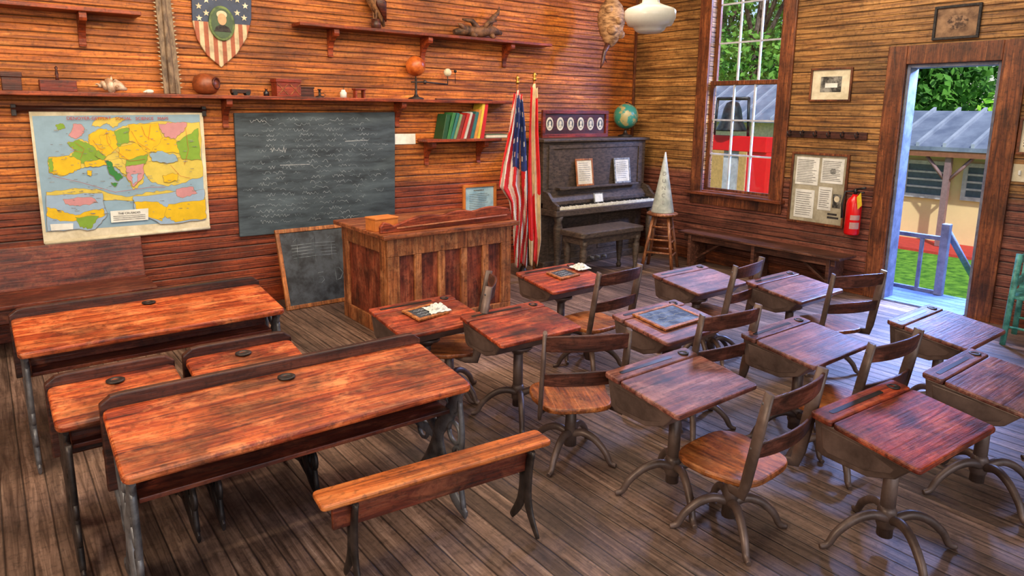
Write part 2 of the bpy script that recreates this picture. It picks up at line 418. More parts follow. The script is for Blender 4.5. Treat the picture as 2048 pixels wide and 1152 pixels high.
# gourd
x,w=span(382,440,165);r=thing('gourd_bowl','round brown gourd with dark rim on the shelf right of the saw snout','gourd',(x,YS,zl))
gm=speck('gourd skin',L(70,30,16),L(150,76,40),9,.4,0,.1)
q=MB();q.lathe([(.02,0),(.07,.012),(.098,.055),(.1,.09),(.085,.135),(.05,.158),(.012,.165)],22);q.build('gourd_body',gm,r)
q=MB();T=Matrix.Translation((.055,-.062,.09))@Matrix.Rotation(radians(42),4,'Z')@Matrix.Rotation(pi/2,4,'X')
q.lathe([(.045,0),(.048,.014),(.036,.018),(.034,.004)],18,T=T);q.build('rim',dkwood,r)
x,w=span(462,500,186);r=thing('toy_wagon','little dark carved wooden wagon left of the carved box','toy',(x,YS,zl))
box('bed',dkwood,r,-w/2,w/2,-.03,.03,.018,.05)
for sx_ in(-1,1):
    for sy_ in(-1,1):
        q=MB();q.lathe([(.018,-.004),(.018,.004)],12,T=Matrix.Translation((sx_*w*.33,sy_*.034,.018))@Matrix.Rotation(pi/2,4,'X'));q.build('wheel',M['black'],r)
x,w=span(524,541,184);r=thing('ink_bottle','tiny dark ink bottle just left of the carved box','bottle',(x,YS,zl))
q=MB();q.lathe([(.022,0),(.024,.03),(.01,.042),(.01,.056)],14);q.build('bottle_body',flat('dark bottle glass',40,34,40,.2),r);q=MB();q.lathe([(.012,.056),(.012,.066)],10);q.build('stopper',M['seat'],r)
x,w=span(548,596,176);r=thing('carved_box','red carved box with crossed diamond pattern on the long shelf','box',(x,YS,zl))
box('body',rdwood,r,-w/2,w/2,-.07,.07,0,.115);box('lid',rdwood,r,-w/2-.006,w/2+.006,-.076,.076,.115,.145)
q=MB()
for ix in(-1,1):
    c=ix*w/4
    for s in(-1,1):q.prism([(c-s*.04-.004,.015),(c-s*.04+.004,.015),(c+s*.04+.004,.1),(c+s*.04-.004,.1)],-.075,-.069,'y')
q.build('carving',M['ltrim'],r)
x,w=span(596,626,183);r=thing('wooden_box','plain dark box against the right side of the carved box','box',(x+.006,YS+.02,zl));box('body',dkwood,r,-w/2,w/2-.005,-.04,.04,0,.07);box('lid',dkwood,r,-w/2,w/2,-.044,.044,.07,.085)
x,w=span(628,650,182);r=thing('candle_holder','little dark candle holder between the dark box and the white inkwell','candle holder',(x,YS,zl))
q=MB();q.lathe([(.035,0),(.035,.008),(.01,.014),(.01,.06),(.018,.064),(.018,.07)],14);q.build('holder_body',M['dkiron'],r);q=MB();q.tube([(.034,0,.006),(.055,0,.02),(.034,0,.035),(.01,0,.03)],.003,6);q.build('handle',M['dkiron'],r)
x,w=span(680,693,184);r=thing('inkwell','small white china inkwell on the long shelf','inkwell',(x,YS,zl))
q=MB();q.lathe([(.028,0),(.03,.045),(.02,.055),(.016,.07)],14);q.build('inkwell_body',M['white'],r);q=MB();q.tube([(0,0,.05),(.015,0,.13)],[.003,.001],6);q.build('pen',M['ink'],r)
x,w=span(700,736,182);r=thing('toy_stool','tiny red footstool shaped ornament left of the planet model','ornament',(x,YS,zl))
box('top',rdwood,r,-.055,.055,-.04,.04,.07,.085)
for s in(-1,1):box('leg',rdwood,r,s*.04-.008,s*.04+.008,-.03,.03,0,.07)
# orrery
x=sx(832,185);r=thing('tellurion','planet model with orange sun ball and small pale earth on an arm','planet model',(x,YS,zl))
q=MB();q.lathe([(.075,0),(.075,.012),(.03,.025),(.012,.05),(.01,.2)],18);q.build('stand',M['dkiron'],r)
q=MB();q.tube([(-.05,0,.16),(.1,0,.165),(.36,0,.15)],.008,8);q.ball((.1,0,.165),.02,n=10);q.build('arm',M['dkiron'],r)
q=MB();q.ball((0,0,.31),.095,n=20);q.build('sun_ball',speck('orange globe',L(150,60,20),L(224,120,50),10,.35,0,0),r)
q=MB();q.tube([(0,0,.19),(0,0,.24)],.006);q.tube([(.36,0,.15),(.36,0,.23)],.005);q.tube([(.45,0,.16),(.45,0,.27)],.003);q.tube([(.36,0,.2),(.45,0,.2)],.003);q.build('rod',M['dkiron'],r)
q=MB();q.ball((.36,0,.265),.04,n=14);q.build('earth_ball',M['cream'],r)
q=MB();q.ball((.45,0,.28),.016,n=10);q.build('moon_ball',M['dkiron'],r)
x0,x1=sx(868,190),sx(980,194);tag(box('wooden_ruler',M['slat'],None,x0,x1,YS-.05,YS-.01,zl,zl+.012),'long flat ruler lying at the right end of the long shelf','ruler')
# bird
x=sx(752,45);r=thing('stuffed_hawk','brown stuffed hawk perched on a block at the high middle shelf','stuffed bird',(x,YS,zu))
q=MB();q.tube([(0,0,0),(0,0,.09)],[.045,.04],10);q.build('perch',M['slat'],r)
feath=speck('hawk feathers',L(50,28,16),L(150,104,66),26,.7,0,.3,(1,1,.4))
q=MB();q.tube([(.08,0,.03),(.055,0,.11),(.02,0,.19),(-.02,0,.27),(-.045,0,.34),(-.06,0,.385),(-.085,0,.4),(-.11,0,.395),(-.128,0,.378)],[.012,.03,.062,.075,.06,.042,.04,.022,.004],14)
for s in(-1,1):q.tube([(0,s*.025,.19),(-.008,s*.025,.13),(-.008,s*.022,.09),(-.04,s*.022,.093)],[.026,.011,.009,.004],8)
q.build('hawk_body',feath,r)
for s in(-1,1):
    q=MB();q.tube([(-.03,s*.06,.32),(.02,s*.075,.22),(.08,s*.04,.07)],[.02,.05,.006],8,asp=.35);q.build('wing',dkwood,r)
    q=MB();q.ball((-.085,s*.036,.408),.006,n=8);q.build('eye',M['black'],r)
# driftwood
x=sx(958,62);q=MB();random.seed(3)
q.tube([(-.3,0,.04),(-.15,.01,.07),(0,0,.06),(.15,-.01,.09),(.28,0,.07)],[.025,.05,.055,.05,.02],9)
q.tube([(0,0,.08),(-.1,-.02,.16),(-.2,0,.17)],[.035,.025,.01],8);q.tube([(.1,0,.1),(.16,0,.2),(.25,.02,.27),(.27,.02,.33)],[.04,.03,.02,.006],8)
q.tube([(.05,0,.08),(.08,-.05,.16),(.18,-.05,.18)],[.03,.022,.008],8);q.tube([(-.15,0,.06),(-.24,-.03,.11),(-.27,-.03,.12)],[.03,.02,.006],8)
q.tube([(-.1,-.02,.04),(-.06,-.05,.01)],[.03,.02],8);q.tube([(.14,-.02,.05),(.16,-.04,.01)],[.03,.02],8)
tag(q.build('driftwood',speck('driftwood',L(48,28,18),L(126,84,54),12,.7,0,.4,(1,1,1)),None,0,(x,YS,zu)),'gnarled brown driftwood branch on the high middle shelf','driftwood')
# ---------------------------------------------------------------- shield
c=YP(443,60,YF-.03);r=thing('patriotic_shield','star and stripe painted shield with oval portrait high on the wall','shield',(c.x,YF,c.z))
def sh():
    m_,nt,b=new('painted shield',.5);v=coords(nt,False);sp=N(nt,'SeparateXYZ');nt.links.new(v,sp.inputs[0])
    st=mth(nt,'FRACT',mth(nt,'MULTIPLY',mth(nt,'ADD',sp.outputs[0],5.033),15.))
    s=ramp(nt,st,[(.46,L(206,186,150)),(.5,L(164,86,56)),(.96,L(164,86,56)),(1.,L(206,186,150))])
    top=mth(nt,'GREATER_THAN',sp.outputs[2],.055)
    col=mixc(nt,s,L(48,62,92),top,'MIX');a=noise(nt,v,14,6,.6)
    col=mixc(nt,col,ramp(nt,a,[(.35,.45),(.6,1.)]),.7);nt.links.new(col,b.inputs['Base Color']);return m_
pp=[(383,-14),(405,-24),(443,-12),(480,-24),(503,-14),(503,40),(494,76),(474,108),(443,135),(414,110),(394,78),(385,40)]
P2=[]
for u,v in pp:
    p=YP(u,v,YF-.03);P2.append((p.x-c.x,p.z-c.z))
q=MB();q.prism(P2,-.03,-.002,'y');q.build('shield_board',sh(),r,.006)
def star(q,x,z,R,y0,y1):
    q.prism([(x+(R if i%2==0 else R*.42)*sin(i*pi/5),z+(R if i%2==0 else R*.42)*cos(i*pi/5)) for i in range(10)],y0,y1,'y')
for u,v in((397,12),(412,0),(412,26),(428,-4),(459,-4),(474,0),(474,26),(490,12),(398,36),(488,36)):
    p=YP(u,v,YF-.03);q=MB();star(q,p.x-c.x,p.z-c.z,.026,-.036,-.03);q.build('star',M['cream'],r)
def oval(q,a,b,y0,y1,n=28,x=0,z=0):q.prism([(x+a*cos(2*pi*i/n),z+b*sin(2*pi*i/n)) for i in range(n)],y0,y1,'y',0,True)
pc=YP(443,47,YF-.03);px_,pz_=pc.x-c.x,pc.z-c.z
q=MB();oval(q,.1,.135,-.048,-.03,x=px_,z=pz_);pf=q.build('portrait_frame',speck('green oval frame',L(50,74,40),L(110,130,70),14,.5,0,.2),r,.004)
q=MB();oval(q,.082,.115,-.051,-.048,x=px_,z=pz_);q.build('portrait_ground',flat('portrait ground',70,92,66),pf)
q=MB();oval(q,.034,.045,-.054,-.051,x=px_,z=pz_+.03);q.build('face',flat('portrait face',200,160,120),pf)
q=MB();q.prism([(px_-.066,pz_-.066),(px_+.066,pz_-.066),(px_+.05,pz_-.03),(px_+.015,pz_-.012),(px_-.015,pz_-.012),(px_-.05,pz_-.03)],-.0535,-.051,'y');q.build('coat',M['ink'],pf)
q=MB();oval(q,.04,.03,-.0535,-.051,x=px_,z=pz_+.066);q.build('hair',M['cream'],pf)
# ---------------------------------------------------------------- wall map
YM=YF-.035
r=thing('wall_map','large cream pull down map of Europe in yellow green and pink','map',(YP(240,340,YM).x,YF,YP(240,340,YM).z));o0=r.location.copy()
def mp(u,v,off=0):
    p=YP(u,v,YM);return (p.x-o0.x,p.y-o0.y-off,p.z-o0.z)
mm=[M['cream'],flat('map sea',140,170,192,.6,0,.9),flat('map yellow',224,184,16,.6,0,.85),flat('map green',126,164,50,.6,0,.88),flat('map pink',200,140,146,.6,0,.88),flat('map tan',214,192,84,.6,0,.86),flat('map deep green',44,126,56,.6,0,.9),M['white'],flat('map border',150,122,70,.6),flat('map lilac',150,176,204,.6,0,.9),flat('map red',190,60,50,.6),M['grey']]
q=MB()
cs=[(57,219),(405,216),(420,456),(88,488)]
A=[mp(u,v) for u,v in cs]
q.prism([(p[0],p[2]) for p in A],A[0][1],A[0][1]+.004,'y')
def jag(pts,amp=2.1,n=6):
    out=[]
    for i,(a,b) in enumerate(pts):
        c_,d=pts[(i+1)%len(pts)];ln=math.hypot(c_-a,d-b)
        for k in range(n):
            t=k/n;e=0 if k==0 else random.uniform(-amp,amp)*min(1,ln/22)
            out.append((a+(c_-a)*t-(d-b)/max(ln,1)*e,b+(d-b)*t+(c_-a)/max(ln,1)*e))
    return out
def ribbon(pts,w,off,mi):
    for a,b in zip(pts,pts[1:]):
        ln=math.hypot(b[0]-a[0],b[1]-a[1])+1e-6;nx,ny=-(b[1]-a[1])/ln*w/2,(b[0]-a[0])/ln*w/2
        q.poly([mp(a[0]+nx,a[1]+ny,off),mp(b[0]+nx,b[1]+ny,off),mp(b[0]-nx,b[1]-ny,off),mp(a[0]-nx,a[1]-ny,off)],mi)
random.seed(11)
q.poly([mp(u,v,.001) for u,v in[(64,232),(399,229),(411,440),(92,464)]],1)
regs=[
(5,[(97,314),(137,311),(150,300),(134,286),(158,278),(178,286),(176,270),(198,257),(228,262),(256,249),(304,244),(399,244),(406,352),(364,366),(332,372),(300,362),(290,346),(286,366),(268,380),(252,354),(236,338),(216,324),(206,326),(182,331),(162,336),(143,346),(127,352),(98,346)]),
(5,[(183,252),(194,236),(236,234),(250,240),(226,256),(214,246),(200,254)]),
(5,[(92,384),(150,376),(200,380),(252,394),(300,384),(340,381),(380,388),(409,384),(410,398),(262,402),(92,398)]),
(4,[(146,248),(163,249),(170,258),(164,270),(154,277),(137,272),(143,262)]),(3,[(111,250),(126,247),(131,256),(116,261)]),
(3,[(134,286),(158,279),(178,287),(198,298),(206,318),(168,327),(140,316),(150,300)]),(2,[(97,314),(138,311),(162,322),(162,335),(143,346),(127,351),(98,346)]),(3,[(97,318),(105,316),(106,344),(98,344)]),
(2,[(178,270),(203,257),(230,264),(236,294),(212,314),(196,302),(178,287)]),(2,[(198,272),(216,268),(222,288),(204,294)]),(3,[(228,262),(258,256),(258,284),(236,294)]),
(2,[(236,294),(274,286),(296,306),(262,322),(238,316)]),(2,[(257,249),(316,245),(328,284),(296,306),(274,287),(258,282)]),
(4,[(316,248),(345,245),(374,246),(368,262),(350,278),(328,272)]),(2,[(328,274),(352,280),(360,306),(318,302),(298,306)]),(3,[(352,284),(396,256),(402,320),(364,318),(358,304)]),
(5,[(206,320),(238,316),(252,332),(252,352),(236,338),(218,325)]),(2,[(168,324),(205,318),(214,328),(202,332),(170,334)]),(6,[(208,320),(220,322),(231,342),(246,353),(236,362),(217,344)]),(6,[(221,365),(236,366),(230,374)]),
(4,[(252,332),(288,327),(285,356),(268,374),(253,352)]),(3,[(252,320),(296,308),(292,327),(250,333)]),(9,[(262,348),(276,346),(274,362),(266,368)]),
(1,[(298,308),(318,302),(350,310),(356,322),(330,326),(304,322)]),(2,[(325,350),(356,346),(354,362),(328,364)]),(2,[(174,341),(184,341),(182,352),(175,350)]),(3,[(196,300),(212,314),(206,320),(190,312)]),
(9,[(92,390),(205,386),(213,432),(190,458),(95,462)]),(2,[(93,414),(120,420),(150,430),(206,416),(210,430),(172,442),(120,442),(94,432)]),(4,[(126,398),(184,394),(196,405),(160,412),(130,408)]),(3,[(150,434),(198,432),(182,457),(160,454)]),
(9,[(266,392),(408,378),(411,438),(320,448),(268,422)]),(2,[(267,404),(312,403),(334,416),(324,442),(274,426)]),(2,[(336,408),(410,398),(412,436),(350,444),(328,430)]),(4,[(352,378),(384,373),(394,386),(364,396),(352,391)])]
for i,(ci,pts) in enumerate(regs):
    jp=jag(pts);q.poly([mp(u,v,.002+.0003*i) for u,v in jp],ci);ribbon(jp+[jp[0]],.5,.0022+.0003*i,8)
q.poly([mp(u,v,.014) for u,v in[(220,422),(296,416),(296,439),(222,445)]],7)
q.poly([mp(u,v,.014) for u,v in[(100,448),(146,446),(146,458),(102,461)]],7)
for pts in([(185,280),(196,296),(206,300)],[(262,262),(275,285),(300,300)],[(140,300),(165,305)],[(230,300),(258,322),(290,318)],[(300,250),(296,280)],[(340,330),(360,352),(380,356)],[(370,255),(376,300),(368,330)],[(104,352),(160,364),(230,384),(300,374),(330,374)],[(150,285),(168,298),(160,318)],[(282,252),(290,272),(310,282)],[(212,262),(214,284),(226,300)]):
    ribbon(pts,.6,.0145,10)
for k in range(160):
    u,v=random.uniform(95,385),random.uniform(255,440)
    if 210<u<300 and v>405:continue
    ln=random.uniform(3,10);q.poly([mp(u,v,.0148),mp(u+ln,v-.1,.0148),mp(u+ln,v+.8,.0148),mp(u,v+.9,.0148)],11)
for k in range(3):q.poly([mp(226,432+k*3.6,.0148),mp(290,428+k*3.6,.0148),mp(290,429.4+k*3.6,.0148),mp(226,433.4+k*3.6,.0148)],11)
q.build('map_sheet',mm,r,rec=False)
for uv,s,body,mt in(((238,237),.032,'DENOYER-GEPPERT   SOCIAL   SCIENCE   MAPS',mm[10]),((258,425.5),.022,'THE CRUSADES',M['ink'])):
    p=mp(*uv,.016);text(body,s,mt,r,p,(pi/2,0,0))
a=mp(22,217);b=mp(412,221);q=MB();q.tube([(a[0],-.03,a[2]),(b[0],-.03,a[2])],.022,12);q.build('roller',M['orange_d'],r)
for pu in(28,408):
    a2=mp(pu,228);q=MB();q.box(a2[0]-.015,a2[0]+.015,-.05,-.001,a[2]-.05,a[2]+.03);q.build('roller_bracket',M['dkiron'],r,.003)
a=mp(90,487);b=mp(420,455);q=MB();q.tube([(a[0],a[1],a[2]),(b[0],b[1],b[2])],.014,10);q.build('bottom_rod',M['cream'],r)
# ---------------------------------------------------------------- blackboard
def strokes(q,fn,u0,u1,v,h,seed,wd=.8,gap=(5,16)):
    rr=random.Random(seed);u=u0
    while u<u1:
        wl_=rr.uniform(10,38);e=min(u+wl_,u1);p=(u,v+rr.uniform(-2,2));k=max(1,int((e-u)/2.4))
        for i in range(k):
            n=(u+(i+1)*(e-u)/k,v+rr.uniform(-h,h))
            ln=math.hypot(n[0]-p[0],n[1]-p[1])+1e-6;nx,ny=-(n[1]-p[1])/ln*wd/2,(n[0]-p[0])/ln*wd/2
            q.poly([fn(p[0]+nx,p[1]+ny),fn(n[0]+nx,n[1]+ny),fn(n[0]-nx,n[1]-ny),fn(p[0]-nx,p[1]-ny)])
            p=n
        u=e+rr.uniform(*gap)
YB=YF-.03
cs=[(468,226),(790,224),(790,446),(480,474)]
c=YP(630,340,YB);r=thing('blackboard','big dusty dark blackboard covered in chalk scribbles beside the map','blackboard',(c.x,YF,c.z))
q=MB();q.prism([(YP(u,v,YB).x-c.x,YP(u,v,YB).z-c.z) for u,v in cs],-.03,-.002,'y');q.build('slate_board',M['slate'],r,.004)
fn=lambda u,v:(lambda p:(p.x-c.x,-.0312,p.z-c.z))(YP(u,v,YB))
q=MB()
rr=random.Random(5)
for i in range(20):
    v=238+i*10.5
    strokes(q,lambda u,vv:fn(u,vv-(u-630)*.06*(vv-235)/200),486+rr.uniform(0,50),784-rr.uniform(0,60),v,3.8,i+3,.7,(3,18))
q.build('chalk_writing',M['chalkdim'],r,rec=False)
q=MB();strokes(q,fn,540,590,300,6,77,.7,(20,40));strokes(q,fn,500,540,242,4,78,.6,(14,30))
for v,u0,u1 in((282,690,735),(330,560,620)):
    q.poly([fn(u0,v),fn(u1,v-2),fn(u1,v-1.2),fn(u0,v+1.)])
q.build('chalk_writing',M['chalk'],r,rec=False)
x,w=span(790,831,278,YF);p=YP(810,278,YF);tag(box('paper_card',M['white'],None,p.x-w/2,p.x+w/2,YF-.006,YF,p.z-.05,p.z+.05,0),'small white card pinned right of the big blackboard','card')
# books
bk=[('dark green',30,80,44,.05,.25,12),('green',52,120,64,.036,.27,16),('teal',40,116,110,.03,.27,18),('pale green',120,150,104,.03,.26,19),('brown red',130,44,34,.04,.25,17),('red',186,38,30,.035,.27,19),('light grey',190,186,176,.03,.28,18),('dark red',120,24,26,.036,.26,16),('blue green',44,104,104,.04,.28,15),('orange tan',214,140,60,.035,.3,13),('yellow',224,190,60,.034,.36,11),('crimson',200,30,34,.045,.36,9)]
x=sx(872,270)+.02
tot=sum(b[4] for b in bk);gap=(sx(958,265)-.12-x-tot)/len(bk)
for nm,rr,gg,bb,tk,hh,tl in bk:
    k=thing('book',f'{nm} covered book standing in the leaning row on the small shelf','book',(x,YF-.1,zb),0,'books on the small shelf');k.rotation_euler=(0,radians(tl),0)
    q=MB();q.box(0,.004,-.08,.08,0,hh);q.box(tk-.004,tk,-.08,.08,0,hh);q.box(.004,tk-.004,-.084,-.08,0,hh);q.build('cover',flat(nm+' cloth',rr,gg,bb,.55),k,.001)
    box('pages',M['cream'],k,.004,tk-.004,-.08,.075,.004,hh-.006,0);x+=tk+max(gap,.004)+.002
x0=sx(962,268);k=thing('book','grey green book lying flat at the right end of the small shelf','book',(x0+.15,YF-.1,zb));q=MB();q.box(-.14,.14,-.08,.08,0,.005);q.box(-.14,.14,-.08,.08,.035,.04);q.box(-.14,.14,.075,.08,.005,.035);q.build('cover',flat('grey green cloth',90,120,90),k);box('pages',M['cream'],k,-.135,.135,-.075,.075,.005,.035,0)
blue=speck('pale blue print',L(140,186,216),L(184,220,238),9,.6,0,0)
def cont(r,a,b):
    paper(r,a,b,blue);lines(r,[(-a*.7,a*.7,-b*.8,b*.5,9,.004),(-a*.4,a*.4,b*.6,b*.85,1,.01)],M['grey'])
framed('framed_notice','pale blue notice in an orange wood frame behind the panelled desk','framed notice','f',(925,368,991,428),.03,flat('orange frame',216,126,56,.5),cont)
# ---------------------------------------------------------------- piano
PX0,PX1=4.72,6.32;pcx=(PX0+PX1)/2;pw=(PX1-PX0)/2
r=thing('upright_piano','weathered black upright piano in the corner by the flags','piano',(pcx,YF-.02,0))
box('upper_case',M['piano'],r,-pw,pw,-.42,0,.72,1.37,.01)
box('lid',M['piano'],r,-pw-.03,pw+.03,-.46,.01,1.37,1.405,.01)
box('lower_case',M['piano'],r,-pw,pw,-.40,0,.06,.60,.008)
box('base_rail',M['piano'],r,-pw-.01,pw+.01,-.46,0,0,.08,.008)
q=MB()
for a,b in((-pw+.12,-.06),(.06,pw-.12)):
    q.box(a,b,-.408,-.40,.14,.17);q.box(a,b,-.408,-.40,.50,.53);q.box(a,a+.03,-.408,-.40,.17,.5);q.box(b-.03,b,-.408,-.4,.17,.5)
q.build('panel_moulding',M['piano'],r,.002)
box('keybed',M['piano'],r,-pw-.01,pw+.01,-.66,-.40,.60,.67,.008)
for s in(-1,1):
    q=MB();q.prism([(-.42,.67),(-.66,.67),(-.66,.72),(-.58,.76),(-.5,.84),(-.42,.86)],s*pw-.04*(s>0),s*pw+.04*(s<0),'x');q.build('cheek',M['piano'],r,.004)
    q=MB();q.lathe([(.05,0),(.055,.06),(.03,.1),(.045,.3),(.05,.48),(.035,.54),(.06,.6)],16,(s*(pw-.07),-.6,0));q.build('leg',M['piano'],r)
box('white_keys',M['ivory'],r,-pw+.05,pw-.05,-.645,-.5,.67,.695,.002)
q=MB();n=50;bkp=[]
for i in range(n):
    if i%7 in(2,6):continue
    bkp.append(-pw+.05+(2*pw-.1)*(i+1)/n)
q.box(bkp[0]-.006,bkp[-1]+.006,-.508,-.5,.695,.702)
for xx in bkp:q.box(xx-.006,xx+.006,-.59,-.505,.695,.707)
q.build('black_keys',M['black'],r)
q=MB();q.prism([(-.5,.67),(-.5,.74),(-.44,.80),(-.42,.80),(-.42,.67)],-pw+.05,pw-.05,'x');q.build('fallboard',M['piano'],r,.003)
box('music_ledge',M['piano'],r,-.62,.62,-.50,-.42,.86,.885,.005)
q=MB()
for s in(-1,1):q.box(s*(pw-.1)-.03,s*(pw-.1)+.03,-.435,-.42,.88,1.33)
q.box(-pw+.07,pw-.07,-.432,-.42,1.3,1.34);q.build('upper_moulding',M['piano'],r,.003)
for i in(-1,0,1):
    q=MB();q.tube([(i*.1,-.4,.06),(i*.1,-.52,.055)],[.012,.02],8,asp=.4);q.build('pedal',M['greyiron'],r)
Ypf=YF-.02-.42
zled=.887
def onledge(name,label,u,v,w,h,fm):
    p=YP(u,v,Ypf-.05);k=thing(name,label,'framed paper',(p.x,Ypf-.055,zled),0,None);k.rotation_euler=(-radians(8),0,0)
    q=MB();q.box(-w/2,w/2,-.012,0,0,.02);q.box(-w/2,w/2,-.012,0,h-.02,h);q.box(-w/2,-w/2+.02,-.012,0,.02,h-.02);q.box(w/2-.02,w/2,-.012,0,.02,h-.02);q.build('frame',fm,k,.002)
    box('paper',M['cream'],k,-w/2+.02,w/2-.02,-.006,-.001,.02,h-.02,0)
    q=MB()
    for i in range(9):
        z=h-.05-i*(h-.09)/9;q.box(-w/2+.04,w/2-.04-random.random()*.04,-.0068,-.006,z-.003,z+.003)
    q.build('print',M['grey'],k)
onledge('framed_sheet','framed cream sheet standing on the left of the piano music ledge',1171,330,.26,.30,M['ltrim'])
onledge('framed_sheet','framed pale sheet standing on the right of the piano music ledge',1246,330,.26,.29,M['grey'])
p=YP(1198,378,5.42);k=thing('place_card','tiny framed card standing on the piano keys','card',(p.x,5.42,.697));k.rotation_euler=(-radians(10),0,0)
box('card_frame',M['grey'],k,-.07,.07,-.012,0,0,.11,.002);box('card_face',M['white'],k,-.058,.058,-.014,-.012,.012,.098,0)
YQ=YF-.16
def ovs(r,a,b):
    paper(r,a,b,dkwood)
    for i in range(6):
        x=-a+a*2*(i+.5)/6
        q=MB();oval(q,a/6*.66,b*.66,-.010,-.006,20,x,0);mt=q.build('oval_mount',M['cream'],r)
        q=MB();oval(q,a/6*.5,b*.46,-.012,-.010,16,x,0);q.build('portrait_photo',M['gfoto'],mt)
        q=MB();oval(q,a/6*.2,b*.2,-.013,-.012,12,x,b*.1);q.prism([(x-a/6*.33,-b*.36),(x+a/6*.33,-b*.36),(x+a/6*.16,-b*.1),(x-a/6*.16,-b*.1)],-.013,-.012,'y');q.build('figure',M['cream'],mt)
fr=framed('portrait_row_frame','dark frame of six oval portraits standing on top of the piano','picture','f',(1085,212,1216,266),.04,rdwood,ovs,.03,None,YQ,0)
hh=(YP(1150,212,YQ).z-YP(1150,266,YQ).z)/2;fr.location.z=1.405+hh+.001
# globe
p=YP(1252,230,YF-.2);r=thing('desk_globe','green world globe on a dark stand at the right of the piano top','globe',(p.x,YF-.2,1.406))
gl=speck('globe map',L(60,140,120),L(176,160,104),9,.35,0,0,None,.5,.54)
R_=.15
q=MB();q.ball((0,0,.09+R_),R_,n=24);q.build('sphere',gl,r)
q=MB();q.lathe([(.09,0),(.085,.015),(.03,.03),(.018,.06),(.014,.085)],18);q.build('base',M['dkiron'],r)
q=MB();q.tube([((R_+.012)*sin(a),0,.09+R_-(R_+.012)*cos(a)) for a in[radians(t) for t in range(-5,186,10)]],.006,6);q.build('meridian',M['dkiron'],r)
# piano bench
r=thing('piano_bench','dark bench with turned legs in front of the piano','bench',(5.13,5.05,0))
q=MB();q.prism(rrect(.92,.36,.04),.44,.5);q.build('seat',M['piano'],r,.012)
box('apron',M['piano'],r,-.43,.43,-.15,.15,.37,.44,.004)
for s in(-1,1):
    for t in(-1,1):
        q=MB();q.lathe([(.022,0),(.03,.03),(.018,.06),(.034,.2),(.04,.3),(.028,.33),(.042,.36),(.042,.4)],14,(s*.39,t*.12,0));q.build('leg',M['piano'],r)
# ---------------------------------------------------------------- flags
def flag(name,label,u,top,Ypl,pole_m,left,right,matfn,mats,amp):
    b=YP(u,540,Ypl);r=thing(name,label,'flag',(b.x,Ypl,0))
    tp=YP(*top,Ypl)
    q=MB();q.lathe([(.075,0),(.075,.02),(.04,.05),(.025,.1)],20);q.build('base',M['dkiron'],r)
    q=MB();q.tube([(0,0,.05),(tp.x-b.x,0,tp.z)],.013,10);q.build('pole',pole_m,r)
    q=MB();q.lathe([(.016,0),(.022,.02),(.008,.03),(.024,.05),(.001,.09)],10,(tp.x-b.x,0,tp.z));q.build('finial',flat('brass',190,140,60,.3,.8),r)
    nt_,ns=70,70
    def ip(tab,v):
        for (a,x),(c_,y) in zip(tab,tab[1:]):
            if a<=v<=c_:return x+(y-x)*(v-a)/(c_-a)
        return tab[-1][1]
    v0,v1=left[0][0],left[-1][0];q=MB();G=[]
    for i in range(nt_+1):
        v=v0+(v1-v0)*i/nt_;row=[]
        for j in range(ns+1):
            s=j/ns;uu=ip(left,v)*(1-s)+ip(right,v)*s
            yy=Ypl-.04+amp*sin(s*17+i*.03+.6*sin(i*.08))*min(1,.35+i/20)
            p=YP(uu+.8*sin(s*13+i*.07),v+5*sin(s*9),yy);row.append(q.v((p.x-b.x,p.y-Ypl,p.z)))
        G.append(row)
    for i in range(nt_):
        for j in range(ns):q.f([G[i][j],G[i+1][j],G[i+1][j+1],G[i][j+1]],matfn(i/nt_,j/ns,i,j),True)
    o=q.build('cloth',mats,r,rec=False);sm=o.modifiers.new('solid','SOLIDIFY');sm.thickness=.002
redc=flat('flag red',222,38,42,.7,0,.75);whc=flat('flag white',236,226,214,.7,0,.8);blc=flat('flag blue',52,70,136,.7,0,.6);crc=flat('flag cream',224,198,158,.7,0,.75)
def us(t,s,i,j):
    if .02<t<.43 and s>.44-.1*sin(t*7):
        return 1 if (i%6 in(1,2) and j%12 in((2,3,4) if (i//6)%2 else (8,9,10))) else 2
    return 0 if int(s*7+t*6.4+.6*sin(t*8))%2==0 else 1
flag('national_flag','red white and blue striped flag with stars drooping from its pole',1046,(1035,168),5.46,M['seat'],[(185,1028),(260,1018),(330,1003),(372,998),(400,1018),(450,1027),(531,1030)],[(185,1044),(250,1050),(350,1054),(450,1056),(531,1055)],us,[redc,whc,blc],.04)
def fl(t,s,i,j):
    if s<.30 and t<.85:return 0
    if s>.72 and .05<t<.6:return 0
    if abs(s-.5-.8*(t-.85))<.16 and t>.6:return 0
    return 1
flag('state_flag','cream flag with red bands drooping beside the piano',1068,(1069,162),5.24,M['seat'],[(172,1062),(260,1058),(350,1056),(450,1058),(528,1060)],[(172,1075),(260,1076),(350,1081),(480,1083),(528,1076)],fl,[redc,crc],.022)
# ---------------------------------------------------------------- stool and cone
p=ZP(1319,537,0);r=thing('tall_stool','tall round wooden stool with rungs carrying the dunce cone','stool',(p.x,p.y,0),.5)
q=MB();q.lathe([(.15,.595),(.17,.605),(.17,.62),(.155,.63)],24);q.build('seat',M['stool'],r)
ft=[]
for i in range(4):
    a=pi/4+i*pi/2;ft.append(a);q=MB();q.tube([(.235*cos(a),.235*sin(a),0),(.11*cos(a),.11*sin(a),.598)],[.019,.017],8);q.build('leg',M['stool'],r)
for z in(.17,.31,.45):
    k=.235-.125*z/.6
    for i in range(4):
        a,b=ft[i],ft[(i+1)%4];dz=.03*(i%2);q=MB();q.tube([(k*cos(a),k*sin(a),z+dz),(k*cos(b),k*sin(b),z+dz)],.011,6);q.build('rung',M['stool'],r)
r=thing('dunce_cap','tall pale dunce cone standing on the round stool','dunce cap',(p.x,p.y,.63))
